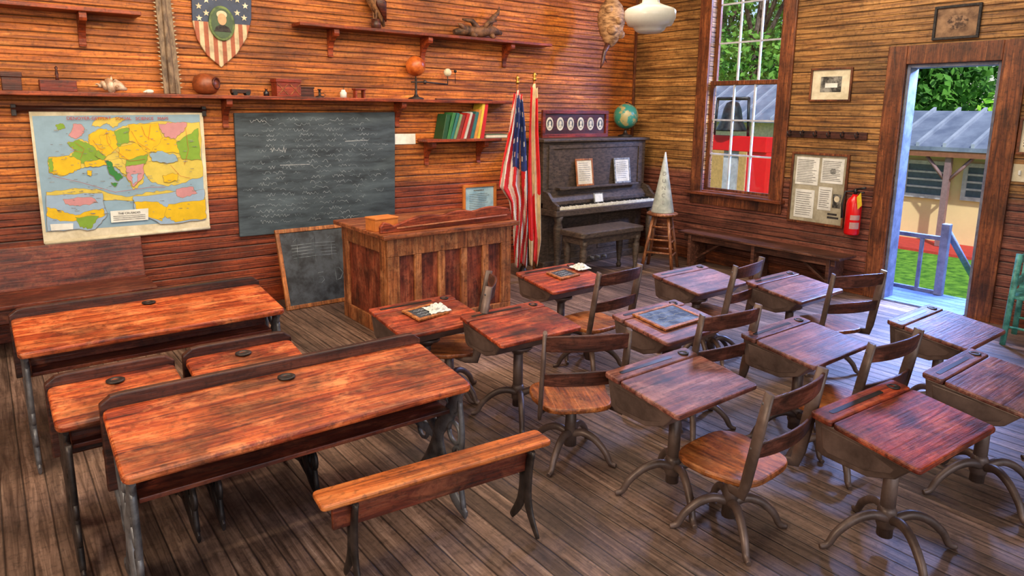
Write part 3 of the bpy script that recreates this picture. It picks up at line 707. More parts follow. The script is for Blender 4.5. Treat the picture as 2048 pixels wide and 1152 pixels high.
q=MB();q.lathe([(.122,0),(.122,.01),(.062,.33),(.006,.65)],28);q.build('cone',speck('cone paper',L(150,156,150),L(196,200,192),8,.5,0,.05),r)
nn=Vector((-p.x,-p.y,0)).normalized();az=atan2(nn.y,nn.x)+pi/2
for i,ch in enumerate('DUNCE'):
    z=.42-.076*i;rad=.122*(1-z/.66)+.004
    text(ch,.056,M['grey'],r,(nn.x*rad,nn.y*rad,z),(pi/2-radians(10),0,az),'letter')
# ---------------------------------------------------------------- right wall
def doc1(r,a,b):
    paper(r,a,b,speck('board backing',L(140,132,110),L(176,168,146),8,.7,0,0))
    for (x0,x1,z0,z1,n) in((-.9,-.02,.1,.92,14),(.08,.9,.2,.92,12),(-.85,-.1,-.9,-.05,11),(.05,.55,-.6,.08,9)):
        q=box('sheet',M['white'],r,x0*a,x1*a,-.009,-.006,z0*b,z1*b,0)
        lines(q,[(x0*a+.015,x1*a-.015,z0*b+.02,z1*b-.02,n,.006)],M['grey'],-.0095)
    q=box('portrait_photo',M['gfoto'],r,.6*a,.9*a,-.009,-.006,-.5*b,-.1*b,0);k=MB();oval(k,.1*a,.09*b,-.010,-.009,14,.75*a,-.24*b);k.build('face',M['cream'],q)
    k=MB();oval(k,.11*a,.09*b,-.010,-.009,16,.52*a,.55*b);k.build('seal',M['grey'],r)
    lines(r,[(.45*a,.88*a,-.85*b,-.65*b,2,.02)],M['ink'],-.0065)
framed('framed_documents','large framed board of printed sheets under the coat rail','framed documents','r',(1579,306,1693,450),.022,M['trim'],doc1)
def pic(r,a,b):
    paper(r,a,b,M['cream']);q=box('photograph',M['gfoto'],r,-a*.55,a*.55,-.008,-.006,-b*.5,b*.55,0)
    box('building_image',M['white'],q,-a*.3,a*.35,-.0088,-.008,-b*.2,b*.1,0)
framed('framed_photograph','framed old photograph with cream mount between window and door','picture','r',(1621,136,1704,203),.018,M['trim'],pic)
def etch(r,a,b):
    paper(r,a,b,speck('brown etching',L(90,62,44),L(160,124,92),7,.7,0,0));q=MB()
    oval(q,a*.55,b*.5,-.008,-.006,18);q.build('sketch',speck('etching lines',L(70,48,36),L(150,116,88),24,.7,0,0,None,.45,.55),r)
framed('framed_etching','dark framed brown etching hanging above the doorway','picture','r',(1868,10,1961,78),.02,M['ink'],etch)
def etch2(r,a,b):paper(r,a,b,M['cream']);lines(r,[(-a*.7,a*.7,-b*.7,b*.7,8,.006)],M['ink'])
framed('framed_notice','small framed notice right of the doorway','framed notice','r',(2037,235,2090,310),.02,M['trim'],etch2)
c=XP(2040,346);r=thing('light_switch','cream light switch plate right of the doorway','light switch',c,-pi/2)
box('plate',M['cream'],r,-.05,.05,-.008,0,-.07,.07,.003);box('toggle',M['white'],r,-.008,.008,-.022,-.008,-.015,.02,.002)
a=XP(1570,268);b=XP(1736,272);r=thing('coat_rail','dark coat rail with a row of pegs above the framed documents','coat rail',((XR),(a.y+b.y)/2,(a.z+b.z)/2),-pi/2);w=(a.y-b.y)/2
box('rail',M['orange_d'],r,-w,w,-.025,-.001,-.035,.035,.004)
for i in range(6):
    xx=-w+.08+(2*w-.16)*i/5;q=MB();q.tube([(xx,-.025,.0),(xx,-.06,-.02),(xx,-.085,.0),(xx,-.09,.025)],.007,6);q.tube([(xx,-.02,.01),(xx,-.05,.04)],.006,6);q.build('hook',M['dkiron'],r)
# extinguisher
c=XP(1706,432,XR-.09);zb0=XP(1704,469,XR-.09).z
r=thing('fire_extinguisher','red fire extinguisher hung on the wall beside the doorway','fire extinguisher',(XR-.09,c.y,zb0))
redp=flat('extinguisher red',224,20,22,.25,0,.9)
H=XP(1706,388,XR-.09).z-zb0
q=MB();q.lathe([(.06,0),(.068,.015),(.068,H*.78),(.056,H*.88),(.03,H*.95),(.022,H*1.0)],24);q.build('cylinder',redp,r)
q=MB();n=10
for z0,z1,mi in((H*.16,H*.32,0),(H*.38,H*.5,0)):
    A=[[q.v((.069*cos(t),.069*sin(t),z)) for z in(z0,z1)] for t in[pi+.1+1.3*k/n for k in range(n+1)]]
    for a,b in zip(A,A[1:]):q.f([a[0],b[0],b[1],a[1]],0,True)
q.build('label_band',flat('pale label',196,150,140,.4),r,rec=False)
q=MB();q.tube([(0,0,H),(0,0,H+.05)],.016,8);q.tube([(0,.0,H+.045),(-.02,-.1,H+.07)],.01,6);q.tube([(0,0,H+.02),(-.02,-.09,H+.025)],.008,6);q.build('valve_handle',M['black'],r)
q=MB();q.tube([(0,0,H+.03),(-.03,.08,H+.02),(-.05,.09,H-.1),(-.06,.07,H*.4)],[.01,.01,.01,.014],8);q.build('hose',M['black'],r)
q=MB();q.prism([(-.05,H-.02),(-.085,H+.03),(-.105,H-.09),(-.07,H-.13)],-.072,-.07,'x');q.build('tag',flat('yellow tag',226,190,40),r)
q=MB();q.box(.06,.09,-.02,.02,.05,H*.9);q.build('wall_bracket',M['dkiron'],r)
# long bench on right wall
r=thing('wall_bench','long narrow bench standing along the wall under the window','bench',(XR-.21,3.75,0))
by0,by1=-.72,1.15
box('seat',M['benchy'],r,-.16,.16,by0,by1,.36,.385,.006)
box('apron',M['benchy'],r,-.12,-.1,by0+.06,by1-.06,.29,.36,.003)
for y in(by0+.12,.2,by1-.15):
    q=MB();q.box(-.14,.14,y-.018,y+.018,0,.36);q.build('leg',M['benchy'],r,.004)
for y,s in((by0+.14,1),(by1-.17,-1)):
    q=MB();T=Matrix.Translation((0,y,.08))@Matrix.Rotation(-s*radians(56),4,'X');q.box(-.03,.03,-.012,.012,0,.44,0,T);q.build('brace',M['benchy'],r,.003)
# ---------------------------------------------------------------- pendant & nest
pc=CAM+ray(1300,36)*4.75
r=thing('pendant_lamp','white ribbed schoolhouse glass pendant lamp hanging near the window','pendant lamp',(pc.x,pc.y,pc.z))
q=MB();q.lathe([(.02,-.105),(.075,-.1),(.1,-.085),(.115,-.06),(.15,-.052),(.165,-.02),(.175,.0),(.175,.045),(.16,.06),(.09,.085),(.06,.1),(.055,.14)],30);q.build('glass_shade',flat('milk glass',216,214,204,.25,0,.92),r)
q=MB();q.lathe([(.06,.13),(.065,.15),(.05,.19),(.02,.21)],20);q.tube([(0,0,.2),(0,0,HT-pc.z-.03)],.008,8);q.lathe([(.05,HT-pc.z-.04),(.06,HT-pc.z)],16);q.build('stem',flat('old brass',120,90,50,.35,.7),r)
pn=YP(1222,50,5.55);nestm=speck('nest paper',L(110,74,44),L(196,150,104),12,.8,0,.6,(1,1,3))
r=thing('wasp_nest','papery brown wasp nest hanging in the corner above the piano','wasp nest',pn)
q=MB();q.lathe([(.01,-.24),(.06,-.2),(.12,-.1),(.15,.02),(.15,.1),(.12,.2),(.06,.27),(.02,.3)],18)
for bx,by_,bz,br in((-.07,-.09,-.06,.06),(.08,-.1,.08,.055),(-.1,-.06,.14,.05),(.07,-.08,-.1,.05),(-.02,-.13,.03,.045)):q.ball((bx,by_,bz),br,n=10)
q.build('nest_body',nestm,r)
q=MB();q.tube([(-.03,0,-.2),(-.09,0,-.3),(-.11,.0,-.4),(-.14,0,-.47)],[.035,.022,.02,.006],8);q.tube([(-.1,0,-.33),(-.05,0,-.4)],[.014,.004],6);q.tube([(0,0,.25),(.02,0,HT-pn.z)],.008,6);q.build('branch',M['slat'],r)
# ---------------------------------------------------------------- teacher's desk
LX0,LX1,LY0,LY1=2.28,3.42,4.42,5.22
r=thing('teachers_desk','tall panelled oak teacher desk with carved top rail','teacher desk',((LX0+LX1)/2,(LY0+LY1)/2,0));w=(LX1-LX0)/2;d=(LY1-LY0)/2
H=.77
box('carcass',M['lectp'],r,-w+.02,w-.02,-d+.025,d-.02,0,H,.003)
q=MB()
q.box(-w,w,-d,-d+.025,0,.12);q.box(-w,w,-d,-d+.025,H-.14,H)
for i in range(6):
    x=-w+.05+(2*w-.1)*i/5;hw=.05 if i in(0,5) else .03;q.box(x-hw,x+hw,-d,-d+.025,.12,H-.14)
q.build('front_frame',M['lect'],r,.005)
q=MB();q.box(-w,-w+.02,-d+.025,d,0,.12);q.box(-w,-w+.02,-d+.025,d,H-.12,H)
for y in(-d+.08,d-.06):q.box(-w,-w+.02,y-.05,y+.05,.12,H-.12)
q.build('side_frame',M['lect'],r,.004)
box('top',M['lectx'],r,-w-.05,w+.05,-d-.05,d+.05,H,H+.035,.008)
z0=H+.035
pr=[(-w-.03,z0),(-w-.03,z0+.05),(-w+.0,z0+.085),(-w+.05,z0+.07),(-w+.08,z0+.05)]
for i in range(21):
    t=i/20;pr.append((-w+.2+t*(2*w-.24),z0+.085+.025*t+.022*abs(sin(t*pi*3))))
pr+=[(w+.0,z0+.10),(w+.03,z0+.05),(w+.03,z0)]
q=MB();q.prism(pr,-d+.04,-d+.075,'y');q.build('carved_rail',M['rail'],r,.008)
q=MB();q.tube([(-w+.1,-d+.038,z0+.03),(w-.02,-d+.038,z0+.045)],.008,8);q.build('rail_moulding',M['lectx'],r)
p=ZP(764,459,z0);r=thing('index_box','small orange wooden box on top of the teacher desk','box',(p.x,max(p.y,LY0+.2),z0),0.1)
obm=flat('orange box paint',214,126,58,.5)
box('body',obm,r,-.1,.1,-.07,.07,0,.085);box('lid',obm,r,-.104,.104,-.074,.074,.085,.1)
# ---------------------------------------------------------------- leaning chalkboard
c=ZP(574,622,0);ang=radians(18)
r=thing('standing_chalkboard','framed chalkboard standing on the floor left of the teacher desk','chalkboard',(c.x+.42,c.y,0.0),0,None);r.rotation_euler=(-ang,0,0)
bw=.42;bh=.70
q=MB();t=.035
q.box(-bw,bw,-.015,.015,0,t);q.box(-bw,bw,-.015,.015,bh-t,bh);q.box(-bw,-bw+t,-.015,.015,t,bh-t);q.box(bw-t,bw,-.015,.015,t,bh-t);q.build('frame',M['ltrim'],r,.004)
box('slate_board',M['slate2'],r,-bw+t,bw-t,-.006,.006,t,bh-t,0)
q=MB()
def st(pts):q.tube([(x,-.0062,z) for x,z in pts],.002,4)
for i in range(5):
    z=bh-.15-.028*i;st([(-.3,z),(-.1,z+.004),(.1,z-.002)])
for x in(-.28,-.12,.03):st([(x,bh-.12),(x+.04,bh-.09),(x+.03,bh-.2),(x+.02,bh-.31)])
st([(-.15,.30),(-.15,.19)]);st([(-.05,.29),(-.1,.285),(-.1,.25),(-.06,.25),(-.05,.22),(-.08,.195),(-.11,.2)])
st([(.06,.31),(.06,.2),(.1,.21),(.13,.26),(.1,.31),(.06,.31)]);st([(.19,.30),(.19,.22),(.22,.2),(.25,.22),(.25,.30)])
q.build('chalk_writing',M['chalkdim'],r)
# ---------------------------------------------------------------- left pew
r=thing('long_pew','dark red wooden pew with high back against the wall under the map','bench',(-.25,YF-.3,0))
x0,x1=-1.4,1.18
q=MB();q.box(x0,x1,.0,.025,.40,.715,0,Matrix.Translation((0,.1,0))@Matrix.Rotation(-radians(10),4,'X'));q.build('backrest',M['bench'],r,.006)
box('seat',M['bench'],r,x0,x1,-.28,.16,.38,.41,.006)
box('apron',M['bench'],r,x0+.03,x1-.03,-.25,-.23,.28,.38,.004)
for x in(x0+.1,x1-.12):
    q=MB();q.prism([(-.26,0),(-.2,0),(-.05,.12),(.1,0),(.2,0),(.16,.41),(-.26,.38)],x-.02,x+.02,'x');q.build('end_panel',M['bench'],r,.004)
# ---------------------------------------------------------------- old desks with cast iron sides
def olddesk(name,label,pl,pr,W=None,D=.42,zr=.70,hb=.655,hf=.60,leg='greyiron',group=None,seat=True,top='orange'):
    a=ZP(*pl,zr);b=ZP(*pr,zr);W=W or (b-a).length
    dv=(b-a).normalized();rz=atan2(dv.y,dv.x);rz=max(-.02,min(.02,rz))
    nrm=Vector((sin(rz),-cos(rz),0))
    c=a+Vector((cos(rz),sin(rz),0))*W/2+nrm*(D/2)
    r=thing(name,label,'school desk',(c.x,c.y,0),rz,group)
    sl=lambda y:hf+(hb-hf)*(y+D/2)/D
    q=MB();vs=q.prism(rrect(W,D,.03),-.03,0)
    for v in vs:v.co.z+=sl(v.co.y)
    q.build('desk_top',M[top],r,.009)
    q=MB();pr=[(-W/2-.006,.34),(W/2+.006,.34),(W/2+.006,zr-.03),(W/2-.03,zr-.004),(W/2-.06,zr),(-W/2+.06,zr),(-W/2+.03,zr-.004),(-W/2-.006,zr-.03)]
    q.prism(pr,D/2-.004,D/2+.03,'y');q.build('back_panel',M['orange_d'],r,.006)
    q=MB();q.box(-W/2+.05,W/2-.05,-D/2+.1,D/2-.01,.45,.468);q.build('book_shelf',M['bench'],r,.003)
    box('shelf_back',M['bench'],r,-W/2+.05,W/2-.05,-.02,.0,.468,.585,.003)
    q=MB();q.lathe([(.034,0),(.034,.006),(.022,.007),(.02,.002)],18,(0,D/2-.06,sl(D/2-.06)));q.build('inkwell',M['dkiron'],r)
    for s in(-1,1):
        x=s*(W/2-.03);q=MB()
        q.stube([(x,-D/2+.06,sl(-D/2+.06)-.035),(x,-D/2+.08,.52),(x,-.08,.42),(x,.01,.30),(x,-.05,.16),(x,-.13,.06),(x,-.22,.02)],[.028,.040,.038,.042,.038,.034,.022],10,asp=.36)
        q.stube([(x,D/2-.04,sl(D/2)-.05),(x,D/2-.05,.48),(x,.1,.37),(x,.01,.30),(x,.08,.16),(x,.18,.05),(x,.28,.016)],[.026,.034,.034,.042,.036,.03,.018],10,asp=.36)
        q.tube([(x,-D/2+.03,sl(-D/2+.03)-.042),(x,D/2-.03,sl(D/2-.03)-.042)],.018,6,asp=.6)
        q.tube([(x,-D/2+.13,.48),(x,-.03,.53),(x,D/2-.04,.47)],.012,6)
        for cy,cz,rr_ in((.06,.47,.05),(-.07,.53,.04),(.02,.15,.055),(.12,.42,.03),(-.02,.40,.03),(-.14,.48,.03),(-.13,.36,.045),(-.16,.27,.035),(-.16,.17,.045),(.14,.27,.04)):
            q.tube([(x,cy+rr_*cos(t),cz+rr_*sin(t)) for t in[k*pi/6 for k in range(13)]],.010,6)
        q.stube([(x,-.17,.52),(x,-.19,.36),(x,-.17,.2),(x,-.2,.04)],[.012,.012,.012,.012],6)
        q.tube([(x,-.14,.06),(x,.0,.10),(x,.2,.05)],.013,6)
        if seat:q.tube([(x,.04,.29),(x,D/2+.1,.285),(x,D/2+.3,.325)],[.03,.024,.014],8,asp=.4)
        q.build('leg',M[leg],r)
    if seat:
        q=MB();vs=q.prism(rrect(W-.02,.28,.03),.335,.36)
        for v in vs:v.co.y+=D/2+.185;v.co.z+=.02*(v.co.y-D/2-.185)/.15
        q.build('seat',M['plank'],r,.006)
    return r
olddesk('double_school_desk','orange double desk with iron legs, farther back, beside the pew',(18,620),(500,554),W=1.22,D=.45)
olddesk('double_school_desk','nearest wide orange double desk with an ink hole in its ridge',(200,795),(820,677),W=1.26,D=.45,leg='greyiron')
olddesk('single_school_desk','narrow orange desk at the left, between the two double desks',(90,755),(345,707),D=.31,zr=.675,hb=.635,hf=.59,leg='dkiron')
olddesk('single_school_desk','narrow orange desk just right of the other narrow one, between double desks',(367,699),(584,665),D=.31,zr=.675,hb=.635,hf=.59,leg='dkiron')
a=ZP(1072,857,.4);b=ZP(690,963,.4);dr=(a-b).normalized();Lb=(a-b).length+.12;bz=atan2(dr.y,dr.x);cb_=a-dr*Lb/2+Vector((sin(bz),-cos(bz),0))*.06
r=thing('low_bench','low orange plank bench in front of the nearest double desk','bench',(cb_.x,cb_.y,0),bz);w=Lb/2
q=MB();q.prism(rrect(2*w,.12,.02),.378,.4);q.build('seat',M['plank'],r,.007)
box('apron',M['bench'],r,-w+.05,w-.08,-.012,.008,.27,.378,.004)
for s in(-w+.12,w-.09):
    q=MB();q.stube([(s,-.05,.375),(s,-.02,.25),(s,-.03,.12),(s,-.10,.014)],[.02,.03,.026,.014],8,asp=.4);q.stube([(s,.05,.375),(s,.01,.25),(s,.03,.12),(s,.10,.014)],[.02,.03,.026,.014],8,asp=.4);q.tube([(s,-.055,.365),(s,.055,.365)],.012,6);q.build('leg',M['dkiron'],r)
# ---------------------------------------------------------------- pedestal desks
def feet(r,R,z0,mat,rot=pi/4,n=4):
    for i in range(n):
        a=rot+i*2*pi/n;q=MB();pts=[(.012,z0-.02),(R*.3,z0),(R*.58,z0*.86),(R*.84,z0*.5),(R*.97,z0*.14),(R+.025,.010)]
        q.stube([(d*cos(a),d*sin(a),z) for d,z in pts],[.020,.019,.0175,.016,.014,.010],10);q.build('leg',mat,r)
DW,DD,DHB,DHF=.55,.41,.58,.525
def dsl(y):return DHF+(DHB-DHF)*(y+DD/2)/DD
def pdesk(label,pl,rz=0,W=DW,top='brown',z=DHB):
    a=ZP(*pl,z);c=a+Vector((cos(rz),sin(rz),0))*W/2+Vector((sin(rz),-cos(rz),0))*DD/2
    r=thing('pedestal_desk',label,'school desk',(c.x,c.y,0),rz)
    q=MB();vs=q.prism(rrect(W,DD-.09,.02),-.022,0)
    for v in vs:v.co.y-=.045;v.co.z+=dsl(v.co.y)
    q.build('desk_top',M[top],r,.007)
    q=MB();vs=q.prism(rrect(W,.086,.016),-.022,.002)
    for v in vs:v.co.y+=DD/2-.043;v.co.z+=dsl(v.co.y)
    st=q.build('pencil_strip',M[top],r,.006)
    q=MB();vs=q.prism(rrect(W*.62,.02,.008),.002,.0035)
    for v in vs:v.co.x-=.05;v.co.y+=DD/2-.045;v.co.z+=dsl(v.co.y)
    q.build('pencil_groove',M['black'],st)
    q=MB();q.lathe([(.026,0),(.026,.005),(.016,.005),(.015,.001)],16,(W*.38,DD/2-.045,dsl(DD/2-.045)+.001));q.build('inkwell',M['black'],st)
    yb=DD/2-.012;yf=-DD/2+.03
    prf=[(yb,dsl(yb)-.022),(yb-.012,.425),(yb-.04,.41),(-.02,.405),(yf+.06,.44),(yf,dsl(yf)-.022)]
    q=MB();vs=q.prism(prf,-W/2+.012,W/2-.012,'x')
    for v in vs:
        if v.co.z<.46:v.co.x*=.95
    q.build('book_box',M['iron'],r,.006)
    for s in(-1,1):
        q=MB();vs=q.prism([(yb-.03,.535),(yb-.04,.445),(yb-.06,.432),(-.01,.428),(yf+.075,.458),(yf+.04,.505)],W/2-.02,W/2-.0105,'x')
        for v in vs:
            k=max(0,min(1,(.55-v.co.z)/.13));v.co.x=s*(v.co.x-(W/2-.012)*.05*k)
        q.build('side_panel',M['iron'],r,.003)
    q=MB();q.tube([(0,.02,.05),(0,.02,.42)],[.030,.026],14);q.lathe([(.028,0),(.045,.02),(.08,.034),(.08,.05)],16,(0,.02,.36));q.lathe([(.028,0),(.036,.02),(.036,.08),(.028,.1)],16,(0,.02,.08));q.build('pedestal',M['iron'],r)
    feet(r,.25,.15,M['iron'],pi/4+.2)
    return r
dk={}
DL=[('a',(735,618),0,'red','red topped pedestal desk with a slate, directly before the teacher desk'),
('b',(918,631),-.03,'red','clear red pedestal desk right of the one before the teacher desk'),
('c',(1030,545),0,'red','red pedestal desk with slate and rag, just right of the teacher desk'),
('d',(1222,629),0,'brown','pedestal desk carrying the large pale slate in the middle'),
('e',(1303,548),0,'brown','farthest pedestal desk, before the tall stool and piano'),
('f',(1490,562),0,'brown','pedestal desk in front of the long wall bench'),
('g',(1208,744),0,'brown','brown pedestal desk in the middle front, between two swivel chairs'),
('h',(1480,667),0,'brown','brown pedestal desk right of the large pale slate'),
('i',(1773,640),0,'brown','pedestal desk standing nearest to the open doorway'),
('j',(1620,823),-.06,'red','nearest red topped pedestal desk at the lower right'),
('k',(1843,745),0,'brown','pedestal desk at the right edge behind the nearest red one')]
for k,pl,rz,tp,lb in DL:dk[k]=pdesk(lb,pl,rz,.60 if k=='j' else DW,tp)
# slates & rags
def ondesk(k,u,v):
    r=dk[k];p=ZP(u,v,.56);d=p-r.location;y=d.x*-sin(r.rotation_euler.z)+d.y*cos(r.rotation_euler.z)
    for _ in range(3):
        p=ZP(u,v,dsl(y));d=p-r.location;y=d.x*-sin(r.rotation_euler.z)+d.y*cos(r.rotation_euler.z)
    return Vector((p.x,p.y,dsl(y)+.003))
TL=atan2(DHB-DHF,DD)
def slate(k,u,v,w,h,rz,label,sm):
    p=ondesk(k,u,v);r=thing('writing_slate',label,'slate',p,rz,None,TL)
    q=MB();t=.022
    q.box(-w/2,w/2,-h/2,-h/2+t,0,.012);q.box(-w/2,w/2,h/2-t,h/2,0,.012);q.box(-w/2,-w/2+t,-h/2+t,h/2-t,0,.012);q.box(w/2-t,w/2,-h/2+t,h/2-t,0,.012);q.build('frame',M['ltrim'],r,.002)
    box('slate_face',sm,r,-w/2+t,w/2-t,-h/2+t,h/2-t,.002,.008,0)
    q=MB()
    for i in range(3):
        pts=[(-w/2+.05+(w-.1)*j/14,h/5-i*h/5+random.uniform(-.008,.008),.0085) for j in range(15)];q.tube(pts,.0012,4)
    q.build('chalk_writing',M['chalk'],r)
slate('a',851,627,.22,.16,.15,'wood framed slate on the desk before the teacher desk',M['slate2'])
slate('c',1126,550,.2,.15,.1,'wood framed slate on the desk right of the teacher desk',M['slate2'])
slate('d',1338,636,.36,.24,.03,'large pale blue slate covering the middle desk',M['slateblue'])
def rag(k,u,v,label,s=1):
    p=ondesk(k,u,v);q=MB();random.seed(int(u));n=14;G=[]
    for i in range(n):
        G.append([q.v(((i/(n-1)-.5)*.13*s+random.uniform(-.006,.006),(j/(n-1)-.5)*.1*s+random.uniform(-.006,.006),max(0.004,.045*s*(1-((i/(n-1)-.5)**2+(j/(n-1)-.5)**2)*3.6)*random.uniform(.35,1)))) for j in range(n)])
    for i in range(n-1):
        for j in range(n-1):q.f([G[i][j],G[i+1][j],G[i+1][j+1],G[i][j+1]],0,False)
    o=q.build('cloth_rag',M['white'],None,0,p+Vector((0,0,.012)));sm=o.modifiers.new('s','SOLIDIFY');sm.thickness=.003
    o.rotation_euler=(TL,0,0);tag(o,label,'rag')
rag('a',874,624,'crumpled white rag lying on the slate before the teacher desk')
rag('c',1160,539,'crumpled white rag beside the slate right of the teacher desk')
# ---------------------------------------------------------------- chairs
def mkchair():
    r=thing('swivel_chair','x','chair')
    pts=[]
    for i in range(32):
        a=2*pi*i/32;cx,cy=cos(a),sin(a);e=.55
        x=.195*(abs(cx)**e)*(1 if cx>0 else -1);y=.18*(abs(cy)**e)*(1 if cy>0 else -1);pts.append((x*(1.02 if y>0 else .93),y))
    q=MB();vs=q.prism(pts,.302,.33)
    for v in vs:v.co.z+=.03*max(0,(v.co.y+.02))*.6
    q.build('seat',M['seat'],r,.009)
    def by(z):return -.165-.07*(z-.3)/.42
    for z0,z1 in((.64,.725),(.465,.54)):
        q=MB();n=12;w=.2;A=[]
        for i in range(n+1):
            x=-w+2*w*i/n;bow=.035*(1-(x/w)**2);A.append([q.v((x,by(z)-bow-o,z)) for o,z in((0,z0),(0,z1-.012*(x/w)**2),(.014,z1-.012*(x/w)**2),(.014,z0))])
        for i in range(n):
            for j in range(4):q.f([A[i][j],A[i+1][j],A[i+1][(j+1)%4],A[i][(j+1)%4]],0,False)
        q.f(A[0]);q.f(A[-1][::-1]);q.build('back_slat',M['slat'],r,.004)
    for s in(-1,1):
        x=s*.196;q=MB();q.tube([(x*.5,-.02,.292),(x*.9,-.1,.292),(x,-.16,.30),(x,by(.36),.36),(x,by(.55),.55),(x,by(.73),.73)],[.012,.018,.024,.026,.026,.022],8,asp=.45);p=q.build('back_post',M['iron'],r)
        for z in(.685,.5):
            q=MB();q.ball((x,by(z)+.011,z),.009,n=8);q.build('bolt',M['greyiron'],p)
    q=MB();q.tube([(0,0,.06),(0,0,.29)],[.032,.026],12);q.lathe([(.026,0),(.08,.012),(.08,.022)],16,(0,0,.278));q.build('pedestal',M['iron'],r)
    feet(r,.22,.14,M['iron'],pi/4+.1)
    return r
CL=[('g',(1175,668),-.48,'swivel chair with orange seat directly behind the clear red desk'),
('c',(1240,541),.05,'swivel chair at the desk right of the teacher desk'),
('d',(1462,624),-.15,'swivel chair at the desk with the large pale slate'),
('e',(1498,527),.15,'swivel chair at the farthest desk by the tall stool'),
('f',(1718,549),-.35,'swivel chair nearest the doorway, by the wall bench'),
('g2',(1594,767),.04,'nearest swivel chair with orange seat at the bottom right'),
('h',(1792,678),-.08,'swivel chair behind the nearest red desk, before the doorway desk')]
proto=mkchair();first=True
def put(x,y,rz,lb):
    global first
    o=proto if first else copy_tree(proto);first=False
    o.location=(x,y,0);o.rotation_euler=(0,0,rz);tag(o,lb,'chair','wooden swivel chairs')
for _,pt,rz,lb in CL:
    p=ZP(*pt,.715);d=.235;put(p.x-d*sin(rz),p.y+d*cos(rz),rz,lb)
put(2.10,3.31,radians(54),'swivel chair turned sideways beside the clear red desk')
dki=dk['i'].location;put(dki.x+.03,dki.y-.62,0,'swivel chair cut off by the right edge, behind the doorway desk')
# ---------------------------------------------------------------- teal chair
teal=speck('teal paint',L(30,102,94),L(96,170,154),16,.45,0,.2)
p=ZP(2002,688,0);r=thing('teal_chair','worn teal painted little chair right of the doorway','chair',(p.x+.2,p.y-.16,0),.1)
box('seat',teal,r,-.19,.19,-.18,.18,.36,.385,.005)
for s in(-1,1):
    for t in(-1,1):
        q=MB();q.tube([(s*.19,t*.17,0),(s*.165,t*.15,.37 if t<0 else .70)],[.02,.022],8);q.build('leg',teal,r)
    q=MB();q.tube([(s*.18,-.16,.14),(s*.18,.16,.14)],.01,6);q.build('rung',teal,r)
for z in(.48,.65):
    q=MB();q.box(-.165,.165,.14,.16,z-.03,z+.03);q.build('back_slat',teal,r,.004)
# ---------------------------------------------------------------- outdoors
G=XP(1880,488,16).z
grass=speck('lawn grass',L(50,110,20),L(118,176,50),6,.9,0,.4)
struct(box('lawn',grass,None,XR+TW,60,-30,50,G-.1,G,0))
pe=XR+.72
r=thing('porch','blue grey boarded porch floor with railing outside the doorway','porch',(pe-.3,dyl-.3,0))
ox,oy=r.location.x,r.location.y
box('porch_floor',M['porch'],r,XR+TW+.001-ox,pe-ox,dyr-1.2-oy,dyl+1-oy,G,-.01,.004)
XRl=pe-.06
yp=XP(1888,500,XRl).y;zr_=XP(1888,447,XRl).z;zr2=XP(1840,467,XRl).z;zr3=XP(1840,575,XRl).z
q=MB();q.box(XRl-.035-ox,XRl+.035-ox,yp-.035-oy,yp+.035-oy,-.01,zr_);q.build('railing_post',M['lav'],r,.006)
q=MB();q.box(XRl-.02-ox,XRl+.02-ox,yp+.035-oy,dyl+1-oy,zr2-.04,zr2);q.build('top_rail',M['lav'],r,.004)
q=MB();q.box(XRl-.015-ox,XRl+.015-ox,yp+.035-oy,dyl+1-oy,zr3-.04,zr3);q.build('bottom_rail',M['lav'],r,.004)
for k in range(5):
    y=yp+.2+k*.26;q=MB();q.box(XRl-.015-ox,XRl+.015-ox,y-.015-oy,y+.015-oy,max(zr3,-.01),zr2-.04);q.build('baluster',M['lav'],r)
q=MB();q.tube([(XRl-ox,yp-oy,zr_-.05),(XRl+.9-ox,yp-.05-oy,zr_-.75)],.03,6);q.build('stair_rail',M['lav'],r)
q=MB();q.box(XRl+.86-ox,XRl+.94-ox,yp-.09-oy,yp-.01-oy,G,zr_-.7);q.build('stair_post',M['lav'],r)
# annex building
XB=16.;crm=flat('cream siding',236,214,160,.7,0,.94,3)
roofm=speck('grey metal roof',L(104,116,142),L(136,148,172),2,.5,.1,0);ribm=speck('roof rib',L(150,162,186),L(176,186,206),2,.5,.1,0)
y0,y1=-6.,XP(1780,400,XB).y+1.2
EX=.75
ze=XP(1900,303,XB-EX).z
r=thing('annex_building','cream building with grey metal roof across the lawn beyond the doorway','building',(XB+2,(y0+y1)/2,G));ox,oy=r.location.x,r.location.y
box('wall',crm,r,-2,2,y0-oy,y1-oy,0,ze-G+.05,0)
zrg=XP(1900,229,XB+1.2).z;ex=-2-EX
q=MB();yy0,yy1=y0-.6-oy,y1+.6-oy
q.prism([(ex,ze-G),(-.8,zrg-G),(2.5,ze-G),(2.5,ze-G+.06),(-.8,zrg-G+.08),(ex,ze-G+.08)],yy0,yy1,'y')
k=int((yy1-yy0)/.5)
for i in range(k):
    y=yy0+.2+i*.5;q.prism([(ex,ze-G+.08),(-.8,zrg-G+.08),(-.8,zrg-G+.16),(ex,ze-G+.16)],y,y+.06,'y',1)
q.build('roof',[roofm,ribm],r)
q=MB();q.box(ex+.02,ex+.08,yy0,yy1,ze-G-.12,ze-G);q.build('fascia',flat('brown fascia',150,96,70),r)
agl=flat('annex glass',84,100,120,.3)
